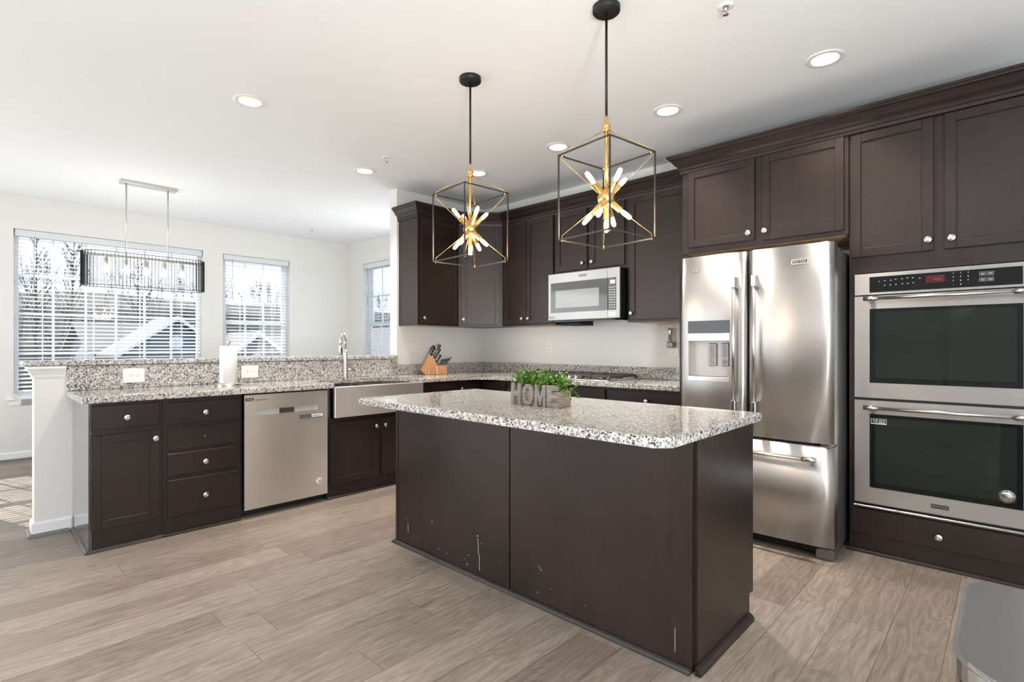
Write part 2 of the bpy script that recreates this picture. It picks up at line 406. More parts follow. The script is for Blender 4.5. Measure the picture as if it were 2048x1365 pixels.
# ------------------------------------------------------------------ room shell
XL, XR, YB, YF = -3.114, 7.6, 0.0, -8.0
W1 = (-3.83, -2.045, .655, 2.44); W2 = (-1.81, -.915, .655, 2.43); W4 = (-5.0, -4.09, .655, 2.43)
W3 = (-2.66, -1.765, .655, 2.44)
bm = B(); box(bm, XL - .2, XR + .1, YF - .1, YB + .2, -.12, 0); struct('floor', bm, 'floor')
cans = [(.925, -.95), (1.862, -.95), (2.80, -.95), (3.732, -.95), (.902, -2.938), (.23, -1.70)]
added_fill_cans = [(2.3, -5.3), (4.6, -5.3)]  # unseen downlights added behind the camera to brighten the room
h = .064; us = [XL - .2, XR + .1]; vs = [YF - .1, YB + .2]
for x, y in cans + added_fill_cans: us += [x - h, x + h]; vs += [y - h, y + h]
bm = B(); slab(bm, us, vs, lambda u, v: not any(abs(u - x) < h and abs(v - y) < h for x, y in cans + added_fill_cans), CZ, CZ + .12, lambda u, v, w: (u, v, w))
struct('ceiling', bm, 'ceil')
def wall(name, us, vs, holes, w0, w1, pt, m='wall'):
    bm = B(); us = list(us); vs = list(vs)
    for a, b_, c_, d in holes: us += [a, b_]; vs += [c_, d]
    slab(bm, us, vs, lambda u, v: not any(a < u < b_ and c_ < v < d for a, b_, c_, d in holes), w0, w1, pt)
    return struct(name, bm, m)
wall('wall_left', (YF, YB + .12), (0, CZ), [W1, W2, W4, (-7.9, -5.3, .3, 2.5)], XL - .16, XL, lambda u, v, w: (w, u, v))
wall('wall_back', (XL, XR), (0, CZ), [W3, (-1.45, -.55, .655, 2.44)], 0, .12, lambda u, v, w: (u, w, v))
wall('wall_rear', (XL, XR), (0, CZ), [(-2.45, 1.25, .3, 2.5)], YF - .12, YF, lambda u, v, w: (u, w, v))
wall('wall_right', (YF, YB + .12), (0, CZ), [(-6.35, -3.65, .2, 2.5)], XR, XR + .12, lambda u, v, w: (w, u, v))
bm = B(); box(bm, -.12, 0, -1.2, 0, 0, CZ, .002); struct('wall_partition', bm, 'wall')
bm = B(); box(bm, -.12, 0, -3.905, -1.2, 0, 1.072, .002); struct('wall_half', bm, 'wall')
# baseboards and trims
bb = [(0, 0), (.012, 0), (.012, .075), (.006, .088), (0, .09)]
bm = B(); sweep(bm, [(XL, YF), (XL, YB)], bb); struct('baseboard_left', bm, 'wallw')
bm = B(); sweep(bm, [(XL, YB), (-.12, YB), ], bb); struct('baseboard_back', bm, 'wallw')
bm = B(); sweep(bm, [(0, -3.722), (0, -3.905), (-.12, -3.905), (-.12, -1.2)][::-1], [(a, z) for a, z in bb]); struct('baseboard_half', bm, 'wallw')
sh = [(0, 0), (.019, 0), (.019, .006), (.014, .014), (.006, .019), (0, .019)]
bm = B(); sweep(bm, [(-.132, -1.2), (-.132, -3.917), (.012, -3.917), (.012, -3.735)], sh); struct('trim_1', bm, 'side')
bm = B(); sweep(bm, [(-.12, -1.2), (-.12, -3.905), (0, -3.905), (0, -3.75)], [(0, 1.005), (.008, 1.005), (.010, 1.02), (.026, 1.05), (.034, 1.06), (.034, 1.0745), (0, 1.0745)]); struct('trim_2', bm, 'wallw')
bm = B(); sweep(bm, [(XL + .012, YF), (XL + .012, YB - .012)], sh); struct('trim_3', bm, 'side')

def window(idx, W, fr, w_wall, style):
    """W=(u0,u1,z0,z1) opening; fr maps (u,z,w) with w=0 the room-side wall face"""
    u0, u1, z0, z1 = W; d = -.12
    bm = B(); f = .045 if style == 'picture' else .035
    box(bm, u0, u0 + f, z0, z1, d - .03, d + .03, .003, fr); box(bm, u1 - f, u1, z0, z1, d - .03, d + .03, .003, fr)
    box(bm, u0 + f, u1 - f, z1 - f, z1, d - .03, d + .03, .003, fr); box(bm, u0 + f, u1 - f, z0, z0 + f, d - .03, d + .03, .003, fr)
    win = struct('window_%d' % idx, bm, 'vinyl')
    a, b_, c_, e = u0 + f, u1 - f, z0 + f, z1 - f
    if style == 'picture':
        bm = B(); n = 6
        for k in range(1, n):
            x = a + (b_ - a) * k / n; box(bm, x - .011, x + .011, c_, e, d - .012, d + .006, 0, fr)
        for k in range(1, 4):
            z = c_ + (e - c_) * k / 4; box(bm, a, b_, z - .011, z + .011, d - .013, d + .007, 0, fr)
        obj('muntin_grid', bm, 'vinyl', win)
        bm = B(); box(bm, a, b_, c_, e, d - .004, d, 0, fr); obj('glass_pane', bm, 'pane', win)
    else:
        zm = z0 + (z1 - z0) * .485
        for nm, (p, q, off) in {'upper_sash': (zm - .02, e, -.018), 'lower_sash': (c_, zm + .025, .006)}.items():
            bm = B(); s = .04; w0, w1 = d + off - .012, d + off + .012
            box(bm, a, a + s, p, q, w0, w1, .002, fr); box(bm, b_ - s, b_, p, q, w0, w1, .002, fr)
            box(bm, a + s, b_ - s, q - s, q, w0, w1, .002, fr); box(bm, a + s, b_ - s, p, p + s, w0, w1, .002, fr)
            for k in (1, 2):
                x = a + s + (b_ - a - 2 * s) * k / 3; box(bm, x - .01, x + .01, p + s, q - s, w0 + .004, w1 - .004, 0, fr)
            z = (p + q) / 2; box(bm, a + s, b_ - s, z - .01, z + .01, w0 + .003, w1 - .003, 0, fr)
            sash = obj(nm, bm, 'vinyl', win)
            bm = B(); box(bm, a + s, b_ - s, p + s, q - s, d + off - .003, d + off + .001, 0, fr); obj('glass_pane', bm, 'pane', sash)
    bm = B()   # sill and apron under the opening
    box(bm, u0 - .05, u1 + .05, z0 - .022, z0 - .001, -.085, .035, .004, fr); box(bm, u0 - .035, u1 + .035, z0 - .075, z0 - .023, .001, .014, .003, fr)
    obj('window_sill', bm, 'wallw', win)
    return win
FL = Fr((XL, 0), (0, 1)); FB = Fr((0, 0), (1, 0))
window(1, W1, FL, 0, 'picture'); window(2, W2, FL, 0, 'hung'); window(3, W3, FB, 0, 'hung'); window(4, W4, FL, 0, 'hung')
# made-up glazed openings, all unseen, added to bring more light in
for k, (nm, fr, U) in enumerate((('window_5', Fr((0, YF), (-1, 0)), (-1.25, 2.45, .3, 2.5)), ('window_6', Fr((XR, 0), (0, -1)), (3.65, 6.35, .2, 2.5)), ('window_7', FL, (-7.9, -5.3, .3, 2.5)), ('window_8', FB, (-1.45, -.55, .655, 2.44)))):
    bm = B(); u0, u1, z0, z1 = U; f = .06
    box(bm, u0, u0 + f, z0, z1, -.09, -.04, .003, fr); box(bm, u1 - f, u1, z0, z1, -.09, -.04, .003, fr)
    box(bm, u0 + f, u1 - f, z1 - f, z1, -.09, -.04, .003, fr); box(bm, u0 + f, u1 - f, z0, z0 + f, -.09, -.04, .003, fr)
    um = (u0 + u1) / 2; box(bm, um - .04, um + .04, z0 + f, z1 - f, -.09, -.04, .003, fr)
    o = struct(nm, bm, 'vinyl')

def blind(W, fr, label, wand_u, tilt=15):
    u0, u1, z0, z1 = W; u0 += .012; u1 -= .012; wc = -.045
    base = fr((u0 + u1) / 2, z0, wc)
    t_ = thing('window_blind', label, 'window blind', base, 'white slatted window blinds')
    bm = B(); box(bm, u0, u1, z1 - .075, z1 - .004, wc - .03, wc + .036, .003, fr); obj('headrail', bm, 'whites', t_)
    bm = B(); z = z1 - .10; n = 0; tilt = R(tilt)
    while z > z0 + .05:
        c_, s_ = cos(tilt) * .0245, sin(tilt) * .0245; th = .0014
        pr = []
        for k in range(5):
            a = -1 + k / 2; pr.append((a * c_, -a * s_ + .0022 * (1 - a * a)))
        vs_ = []
        for u in (u0 + .004, u1 - .004):
            vs_.append([bm.verts.new(fr(u, z + q + dz, wc + p)) for dz in (th, -th) for p, q in pr])
        for k in range(4):
            for o_ in (0, 5):
                bm.faces.new((vs_[0][o_ + k], vs_[0][o_ + k + 1], vs_[1][o_ + k + 1], vs_[1][o_ + k]))
        for a, b_ in ((0, 5), (4, 9)): bm.faces.new((vs_[0][a], vs_[0][b_], vs_[1][b_], vs_[1][a]))
        for e in vs_: bm.faces.new((e[0], e[1], e[2], e[3], e[4], e[9], e[8], e[7], e[6], e[5]))
        z -= .0437; n += 1
    obj('slats', bm, 'whites', t_)
    bm = B(); box(bm, u0, u1, z0 + .018, z0 + .034, wc - .024, wc + .024, .004, fr); obj('bottom_rail', bm, 'whites', t_)
    k = 4 if u1 - u0 > 1.2 else 2
    for i in range(k):
        u = u0 + (u1 - u0) * (i + .5) / k
        bm = B()
        for w_ in (wc - .025, wc + .025): box(bm, u - .0025, u + .0025, z0 + .03, z1 - .07, w_ - .0006, w_ + .0006, 0, fr)
        obj('ladder_cord', bm, 'whites', t_)
    bm = B(); tube(bm, [fr(wand_u, z1 - .07, wc + .045), fr(wand_u, z1 - .62, wc + .047)], .004, 6); obj('tilt_wand', bm, 'pewter', t_)
    return t_
blind(W1, FL, 'wide white slatted blind over the big picture window behind the dining chandelier', W1[0] + .16)
blind(W2, FL, 'narrow white slatted blind over the middle window beside the paper towel roll', W2[0] + .12)
blind(W3, FB, 'white slatted blind on the window of the adjoining wall, just left of the kitchen cabinets', W3[0] + .12)
blind(W4, FL, 'white slatted blind over the dining window left of the picture window', W4[0] + .12)

# ------------------------------------------------------------------ ceiling fixtures
def can_light(x, y, label, e=11):
    t_ = thing('recessed_light', label, 'ceiling light', (x, y, CZ), 'round recessed ceiling lights')
    o = (x, y, CZ); bm = B()
    lathe(bm, o, (0, 0, -1), [(.066, .0), (.066, .003), (.080, .006), (.093, .004), (.096, .0)], 36, cap=False)
    obj('trim_ring', bm, 'white', t_)
    bm = B(); lathe(bm, (x, y, CZ), (0, 0, 1), [(.066, -.003), (.062, .02), (.055, .06), (.05, .075)], 36, cap=False); obj('reflector', bm, 'can', t_)
    bm = B(); lathe(bm, (x, y, CZ), (0, 0, 1), [(.0, .068), (.05, .070), (.05, .078), (0, .078)], 36, cap=False); obj('lens', bm, 'lens', t_)
    l = bpy.data.lights.new('downlight', 'AREA'); l.shape = 'DISK'; l.size = .055; l.energy = e; l.color = (1, .93, .85); l.spread = R(95)
    lo = bpy.data.objects.new('downlight', l); C.objects.link(lo); lo.parent = t_; lo.location = (0, 0, .066)
    return t_
LBL = ['recessed ceiling light above the corner wall cabinet, behind the smaller pendant', 'recessed ceiling light above the microwave, left of the nearer pendant cage',
       'recessed ceiling light in front of the refrigerator, third of the back row from the left', 'recessed ceiling light nearest the oven tower, largest one at upper right',
       'recessed ceiling light alone at upper left, nearest the peninsula end', 'recessed ceiling light over the sink, beside the small ceiling sprinkler']
for (x, y), s in zip(cans, LBL): can_light(x, y, s)
for (x, y), s in zip(added_fill_cans, ('recessed ceiling light behind the camera on the left', 'recessed ceiling light behind the camera on the right')): can_light(x, y, s, 14)
def sprinkler(x, y, label):
    t_ = thing('sprinkler_head', label, 'fire sprinkler', (x, y, CZ), 'white ceiling sprinkler heads')
    bm = B(); lathe(bm, (x, y, CZ), (0, 0, -1), [(.03, 0), (.036, .002), (.034, .006), (.018, .009), (.014, .004)], 24, cap=False); obj('escutcheon', bm, 'white', t_)
    bm = B(); lathe(bm, (x, y, CZ), (0, 0, -1), [(.008, 0), (.008, .014), (.004, .018), (.0035, .034), (.006, .036)], 12)
    for s in (-1, 1): tube(bm, [(x + s * .007, y, CZ - .012), (x + s * .014, y, CZ - .022), (x + s * .003, y, CZ - .038)], .0022, 6)
    obj('nozzle_frame', bm, 'pewter', t_)
    bm = B(); lathe(bm, (x, y, CZ), (0, 0, -1), [(0, .038), (.013, .039), (.013, .041), (0, .041)], 12); obj('deflector', bm, 'pewter', t_)
sprinkler(3.513, -1.776, 'white ceiling sprinkler at the top edge, right of the nearer pendant rod')
sprinkler(.662, -1.757, 'white ceiling sprinkler left of the farther pendant rod, over the sink')
sprinkler(-2.405, -.924, 'tiny ceiling sprinkler over the dining area near the far corner')

# ------------------------------------------------------------------ pendants
def rotz(v, a): return Vector((v[0] * cos(a) - v[1] * sin(a), v[0] * sin(a) + v[1] * cos(a), v[2]))
def pendant(x, y, ang, label):
    t_ = thing('cage_pendant', label, 'pendant light', (x, y, CZ), 'brass and black cage pendants over the island')
    O = Vector((x, y, 0))
    bm = B(); lathe(bm, (x, y, CZ), (0, 0, -1), [(.064, 0), (.064, .022), (.060, .027), (0, .027)], 40, cap=False); obj('canopy', bm, 'bmetal', t_)
    bm = B(); tube(bm, [(x, y, CZ - .027), (x, y, 2.275)], .0062, 10); obj('hanging_rod', bm, 'bmetal', t_)
    bm = B(); lathe(bm, (x, y, 2.205), (0, 0, 1), [(.018, 0), (.021, .004), (.021, .010), (.016, .014), (.019, .020), (.019, .036), (.011, .04), (.009, .044), (.009, .075), (.006, .076)], 20)
    obj('collar', bm, 'brass', t_)
    bm = B(); tube(bm, [(x, y, 2.21), (x, y, 1.90)], .0088, 10); obj('stem', bm, 'brass', t_)
    hs = .157; zt, zb = 2.105, 1.705
    cs = [rotz((sx * hs, sy * hs, 0), ang) + O for sx, sy in ((-1, -1), (1, -1), (1, 1), (-1, 1))]
    bm = B(); r = .0031
    def bar(p, q):
        d = (q - p).normalized(); X, Y, _ = basis(d)
        if abs(d.z) < .5: X, Y = Vector((0, 0, 1)), d.cross(Vector((0, 0, 1)))
        else: X, Y = rotz((1, 0, 0), ang), rotz((0, 1, 0), ang)
        p = p - d * r; q = q + d * r
        vv = [bm.verts.new(e + X * (a * r) + Y * (b_ * r)) for e in (p, q) for a, b_ in ((-1, -1), (1, -1), (1, 1), (-1, 1))]
        for i in range(4): bm.faces.new((vv[i], vv[(i + 1) % 4], vv[4 + (i + 1) % 4], vv[4 + i]))
        bm.faces.new(vv[:4]); bm.faces.new(vv[4:])
    for i in range(4):
        a, b_ = cs[i], cs[(i + 1) % 4]
        for z in (zt, zb): bar(Vector((a.x, a.y, z)), Vector((b_.x, b_.y, z)))
        bar(Vector((a.x, a.y, zb)), Vector((a.x, a.y, zt)))
    obj('cage_frame', bm, 'bronze', t_)
    for c_ in cs:   # thin brass struts: collar to top corner, hub to both corners
        dr = (c_ - O); e = O + dr * .93
        bm = B(); tube(bm, [O + dr * .07 + Vector((0, 0, 2.21)), e + Vector((0, 0, zt + .012)), e + Vector((0, 0, zt - .004))], .0016, 6)
        tube(bm, [e + Vector((0, 0, zt - .004)), e + Vector((0, 0, zt - .02)), O + dr * .12 + Vector((0, 0, 1.91))], .0016, 6)
        tube(bm, [e + Vector((0, 0, zb - .006)), e + Vector((0, 0, zb + .02)), O + dr * .12 + Vector((0, 0, 1.87))], .0016, 6)
        for z in (zt, zb): lathe(bm, e + Vector((0, 0, z - .009)), (0, 0, 1), [(.005, 0), (.005, .018)], 10)
        obj('brass_strut', bm, 'brass', t_)
    hc = Vector((x, y, 1.893)); bm = B(); rh = .042
    lathe(bm, hc, (0, 0, 1), [(0, -rh)] + [(rh * cos(a), rh * sin(a)) for a in [R(-75 + 15 * k) for k in range(11)]] + [(0, rh)], 24); obj('hub', bm, 'brass', t_)
    dirs = [(0, 0, -1)]
    for k in range(4):
        a = ang + pi / 4 + k * pi / 2 + .55
        dirs.append((cos(a) * .72, sin(a) * .72, .70)); dirs.append((cos(a + .62) * .74, sin(a + .62) * .74, -.67))
    for d in dirs:
        d = Vector(d).normalized(); bm = B()
        lathe(bm, hc, d, [(.0125, .034), (.0138, .042), (.0138, .088), (.0146, .090), (.0146, .096), (.006, .096)], 16); s_ = obj('socket', bm, 'brass', t_)
        bm = B(); lathe(bm, hc, d, [(.008, .094), (.0095, .102), (.0112, .114), (.0112, .146), (.0075, .156), (0, .159)], 14, cap=False); obj('bulb', bm, 'bulb', s_)
    l = bpy.data.lights.new('pendant_glow', 'POINT'); l.energy = 9; l.color = (1, .80, .58); l.shadow_soft_size = .1; l.specular_factor = .25
    lo = bpy.data.objects.new('pendant_glow', l); C.objects.link(lo); lo.parent = t_; lo.location = (0, 0, 1.84 - CZ)
    return t_
pendant(2.158, -2.153, R(-5), 'farther cage pendant over the island, hanging in front of the corner wall cabinets')
pendant(3.105, -2.153, R(-8), 'nearer cage pendant over the island, hanging in front of the microwave')

# dining chandelier
cx, y0, y1 = -1.69, -3.459, -2.454
t_ = thing('linear_chandelier', 'long oval black-slatted chandelier with five white bulbs hanging before the picture window', 'chandelier', (cx, (y0 + y1) / 2, CZ))
bm = B(); box(bm, cx - .055, cx + .055, -3.17, -2.70, CZ - .028, CZ, .003); obj('ceiling_canopy', bm, 'nickel', t_)
for yy in (-3.12, -2.775):
    bm = B(); tube(bm, [(cx, yy, CZ - .02), (cx, yy, 2.07)], .0065, 8); obj('hanging_rod', bm, 'nickel', t_)
zt, zb = 2.078, 1.768; rr = .14
def oval(k, n=80, r_=rr):
    per = []
    L_ = (y1 - y0) - 2 * r_
    for i in range(n):
        s = i / n * (2 * L_ + 2 * pi * r_)
        if s < L_: per.append((cx + r_, y0 + r_ + s))
        elif s < L_ + pi * r_:
            a = (s - L_) / r_; per.append((cx + r_ * cos(a), y1 - r_ + r_ * sin(a)))
        elif s < 2 * L_ + pi * r_: per.append((cx - r_, y1 - r_ - (s - L_ - pi * r_)))
        else:
            a = pi + (s - 2 * L_ - pi * r_) / r_; per.append((cx + r_ * cos(a), y0 + r_ + r_ * sin(a)))
    return per
ov = oval(0)
bm = B()
for z in (zt, zb): tube(bm, [(p[0], p[1], z) for p in ov], .0032, 5, True)
obj('oval_rim', bm, 'bmetal', t_)
for i in range(0, 80, 1):
    p = ov[i]; q = ov[(i + 1) % 80]; d = Vector((q[0] - p[0], q[1] - p[1], 0)).normalized()
    bm = B(); n_ = Vector((d.y, -d.x, 0)); hw = .0055; th = .0008
    vs_ = [bm.verts.new(Vector((p[0], p[1], z)) + n_ * (a * hw) + d * (b_ * th)) for z in (zb, zt) for a, b_ in ((-1, -1), (1, -1), (1, 1), (-1, 1))]
    for k in range(4): bm.faces.new((vs_[k], vs_[(k + 1) % 4], vs_[4 + (k + 1) % 4], vs_[4 + k]))
    bm.faces.new(vs_[:4]); bm.faces.new(vs_[4:])
    obj('shade_slat', bm, 'bmetal', t_)
bm = B(); box(bm, cx - .012, cx + .012, y0, y1, 2.045, 2.07, .002); obj('crossbar', bm, 'nickel', t_)
for k in range(5):
    yy = -3.272 + k * .155
    bm = B(); lathe(bm, (cx, yy, 2.047), (0, 0, -1), [(.004, -.01), (.004, .012), (.016, .014), (.016, .075), (.014, .08)], 16); s_ = obj('socket', bm, 'nickel', t_)
    bm = B(); lathe(bm, (cx, yy, 1.97), (0, 0, -1), [(.012, 0), (.017, .012), (.030, .035), (.031, .048), (.026, .064), (.014, .075), (0, .078)], 20, cap=False); obj('bulb', bm, 'bulbw', s_)

l = bpy.data.lights.new('chandelier_glow', 'POINT'); l.energy = 13; l.color = (1, .97, .92); l.shadow_soft_size = .35
lo = bpy.data.objects.new('chandelier_glow', l); C.objects.link(lo); lo.parent = t_; lo.location = (0, 0, 1.90 - CZ)

def uplighter(x, y, z, aim, e, label):  # made-up lamp out of view, added to throw fill light on the ceiling
    t_ = thing('added_fill_lamp', label, 'added fill lamp', (x, y, 0), 'added fill lamps')
    d = (Vector(aim) - Vector((x, y, z))).normalized(); hd = Vector((x, y, z))
    bm = B(); lathe(bm, (x, y, 0), (0, 0, 1), [(0, 0), (.15, 0), (.15, .015), (.03, .03), (0, .03)], 32); obj('base', bm, 'bmetal', t_)
    bm = B(); tube(bm, [(x, y, .025), (x, y, z - .14), hd - d * .09], .012, 10); obj('pole', bm, 'bmetal', t_)
    bm = B(); lathe(bm, hd, d, [(.02, -.10), (.12, -.07), (.21, -.02), (.27, .04), (.262, .04), (.205, -.012), (.11, -.06), (.02, -.088)], 36, cap=False); obj('bowl_shade', bm, 'white', t_)
    l = bpy.data.lights.new('fill_uplight', 'AREA'); l.shape = 'DISK'; l.size = .48; l.energy = e; l.color = (.92, .96, 1)
    lo = bpy.data.objects.new('fill_uplight', l); C.objects.link(lo); lo.parent = t_; lo.location = hd + d * .025 - Vector((x, y, 0)); lo.rotation_euler = d.to_track_quat('-Z', 'Y').to_euler()
uplighter(3.9, -5.2, 1.6, (3.9, -5.199, 2.79), 58, 'added unseen fill lamp with upright bowl behind the camera')
uplighter(5.9, -4.9, .8, (4.2, -1.3, 2.79), 112, 'low added unseen fill lamp with tilted bowl to the right of the camera')

# ------------------------------------------------------------------ cabinet pieces
def knob(fr, u, v, w, parent):
    bm = B(); o = fr(u, v, w)
    lathe(bm, o, fr.N, [(.009, 0), (.007, .004), (.0055, .012), (.008, .016), (.0165, .018), (.0178, .021), (.0165, .0245), (.0125, .0235), (.0105, .0255), (.006, .029), (.0045, .0275), (0, .0285)], 24)
    return obj('knob', bm, 'pewter', parent)
def shaker(fr, u0, u1, v0, v1, w, parent, rail=.058, m='wood', th=.019, name='door'):
    bm = B(); g = .0015
    box(bm, u0, u0 + rail, v0, v1, w, w + th, g, fr); box(bm, u1 - rail, u1, v0, v1, w, w + th, g, fr)
    box(bm, u0 + rail, u1 - rail, v1 - rail, v1, w, w + th, g, fr); box(bm, u0 + rail, u1 - rail, v0, v0 + rail, w, w + th, g, fr)
    box(bm, u0 + rail - .003, u1 - rail + .003, v0 + rail - .003, v1 - rail + .003, w + .002, w + th - .0095, .0, fr, mi=1)
    return obj(name, bm, [m, 'woodb'], parent)
def slabfront(fr, u0, u1, v0, v1, w, parent, name='drawer', m='wood'):
    bm = B(); box(bm, u0, u1, v0, v1, w, w + .019, .002, fr); return obj(name, bm, m, parent)
shoe = [(0, 0), (.019, 0), (.0185, .008), (.013, .015), (.005, .019), (0, .019)]

FXL = .60                                     # cabinet face plane of the left run (w)
def carcass(fr, u0, u1, w1, parent, z0=0.0, z1=.872, w0=.012, toe=True, m='wood', name='body'):
    bm = B()
    box(bm, u0, u1, .105 if toe else z0, z1, w0, w1, .001, fr)
    if toe: box(bm, u0 + .0, u1, 0.0, .105, w0, w1 - .012, 0, fr)
    return obj(name, bm, m, parent)
# --- peninsula: one-door unit at the open end
e0 = -3.716
t_ = thing('base_cabinet', 'dark base cabinet, one drawer above one door, at the open left end of the peninsula', 'cabinet', (.3, -3.54, 0))
bm = B(); box(bm, e0 + .018, -3.352, .0, .872, .013, FXL, .001, LFT); obj('body', bm, 'wood', t_)
bm = B(); box(bm, e0, e0 + .017, 0, .872, .004, FXL, .001, LFT); lab(obj('end_panel', bm, 'gloss', t_), 'glossy dark end panel reflecting the white wall')
d = slabfront(LFT, -3.709, -3.369, .714, .853, FXL, t_); knob(LFT, -3.537, .776, FXL + .019, d)
d = shaker(LFT, -3.709, -3.369, .130, .681, FXL, t_, .05); knob(LFT, -3.391, .632, FXL + .019, d)
bm = B(); sweep(bm, [(FXL, -3.352), (FXL, e0), (.03, e0)][::-1], [(a, z) for a, z in shoe]); lab(obj('shoe_moulding', bm, 'shoe', t_), 'dark quarter-round moulding at the floor')
# --- drawer stack
t_ = thing('drawer_cabinet', 'dark base cabinet with four stacked drawers left of the dishwasher', 'cabinet', (.3, -3.12, 0))
bm = B(); box(bm, -3.351, -2.885, .0, .872, .013, FXL, .001, LFT); obj('body', bm, 'wood', t_)
for v0, v1, kz in ((.707, .843, .770), (.543, .682, None), (.380, .520, .447), (.118, .352, .228)):
    d = slabfront(LFT, -3.325, -2.906, v0, v1, FXL, t_)
    if kz: knob(LFT, -3.113, kz, FXL + .019, d)
    else:
        bm = B(); lathe(bm, LFT(-3.113, .612, FXL + .019), LFT.N, [(.0045, 0), (.003, .0006), (0, .0008)], 8); lab(obj('missing_knob_mark', bm, 'chip', d), 'pale screw hole where a knob is missing')
bm = B(); sweep(bm, [(FXL, -3.351), (FXL, -2.887)], shoe); obj('shoe_moulding', bm, 'wood', t_)
# --- dishwasher
t_ = thing('dishwasher', 'stainless steel dishwasher with recessed pocket handle between the drawer stack and the sink', 'dishwasher', (.3, -2.565, 0))
bm = B(); box(bm, -2.872, -2.262, .105, .862, .02, FXL - .03, 0, LFT); box(bm, -2.880, -2.254, .02, .10, .02, FXL - .05, 0, LFT); obj('tub', bm, 'black', t_)
bm = B(); us_ = [-2.872, -2.798, -2.342, -2.262]; vs_ = [.062, .716, .756, .862]
slab(bm, us_, vs_, lambda u, v: not (-2.798 < u < -2.342 and .716 < v < .756), FXL + .006, FXL + .030, LFT)
box(bm, -2.87, -2.264, .064, .860, FXL - .02, FXL + .006, 0, LFT)
dr = obj('door', bm, 'steel_lit', t_)
bm = B(); box(bm, -2.799, -2.64, .714, .758, FXL + .006, FXL + .009, 0, LFT); box(bm, -2.52, -2.341, .714, .758, FXL + .006, FXL + .009, 0, LFT); obj('handle_pocket', bm, simple('pocket_sheen_tint', (.52, .50, .47), .5, .35), dr)  # pocket made paler, reflected light painted into its colour
bm = B(); box(bm, -2.64, -2.52, .712, .760, FXL + .007, FXL + .034, .006, LFT); obj('pocket_handle', bm, 'steelp', dr)
bm = B(); box(bm, -2.485, -2.292, .662, .692, FXL + .0302, FXL + .033, .001, LFT); mg = lab(obj('status_magnet', bm, 'side', t_), 'grey sliding sign with a white end on the door')
bm = B(); box(bm, -2.392, -2.30, .666, .688, FXL + .0332, FXL + .036, .001, LFT); obj('slider', bm, 'white', mg)
bm = B()
for k in range(6): box(bm, -2.384 + k * .011, -2.376 + k * .011, .673, .681, FXL + .0361, FXL + .0364, 0, LFT)
obj('faded_print', bm, 'nickel', mg)
def badge10(fr, u, v, w, parent, s=1.0, dark=True):
    bm = B(); box(bm, u, u + .075 * s, v - .014 * s, v + .014 * s, w, w + .0006, 0, fr); st_ = lab(obj('warranty_sticker', bm, 'inkb' if dark else 'side', parent), 'small sticker reading 10 YEAR')
    k = 'ink'
    text('number', '10', fr, u + .020 * s, v, w + .0007, .026 * s, k, st_, .0002)
    text('lettering', 'YEAR', fr, u + .053 * s, v + .004 * s, w + .0007, .013 * s, k, st_, .0002)
    bm = B(); box(bm, u + .038 * s, u + .070 * s, v - .009 * s, v - .005 * s, w + .0006, w + .001, 0, fr); obj('small_print', bm, k, st_)
badge10(LFT, -2.866, .830, FXL + .0303, t_, .75)
bm = B(); box(bm, -2.798, -2.715, .823, .826, FXL + .0302, FXL + .031, 0, LFT); lab(obj('vent_mark', bm, 'inkb', t_), 'thin dark brand line')
def medal(fr, u, v, w, r, parent):
    bm = B(); lathe(bm, fr(u, v, w), fr.N, [(r, 0), (r, .0006), (0, .0007)], 32); md = lab(obj('round_sticker', bm, 'ink' if r < .03 else 'pewter', parent), 'round grey sticker reading AMERICA around a striped flag')
    bm = B()
    for k, (a, b_) in enumerate(((-.42, .5), (-.5, .42), (-.42, .36))):
        z = v + r * (.26 - .24 * k); n_ = 6
        for i in range(n_):
            x0_ = u + r * (a + (b_ - a) * i / n_); x1_ = u + r * (a + (b_ - a) * (i + 1) / n_)
            dz = r * .07 * sin(i * 1.3); box(bm, x0_, x1_, z - r * .07 + dz, z + r * .05 + dz, w + .0007, w + .0010, 0, fr)
    obj('flag_stripes', bm, 'inkb', md)
    cu = 'AMERICA'
    for i, ch in enumerate(cu):
        a = R(150 - 120 * i / 6)
        f2 = Fr((0, 0)); 
        cc = bpy.data.curves.new('t', 'FONT'); cc.body = ch; cc.size = r * .42; cc.extrude = .0002; cc.align_x = 'CENTER'; cc.align_y = 'CENTER'; cc.resolution_u = 2
        to = bpy.data.objects.new('t', cc); C.objects.link(to); bpy.context.view_layer.update()
        me0 = to.evaluated_get(bpy.context.evaluated_depsgraph_get()).to_mesh(); bm = B(); bm.from_mesh(me0); to.to_mesh_clear(); bpy.data.objects.remove(to); bpy.data.curves.remove(cc)
        th_ = a - pi / 2
        for q in bm.verts:
            x_, y_ = q.co.x, q.co.y
            q.co = fr(u + r * .78 * cos(a) + x_ * cos(th_) - y_ * sin(th_), v + r * .78 * sin(a) + x_ * sin(th_) + y_ * cos(th_), w + .001 + q.co.z)
        obj('letter', bm, 'inkb', md)
medal(LFT, -2.328, .170, FXL + .0302, .026, t_)
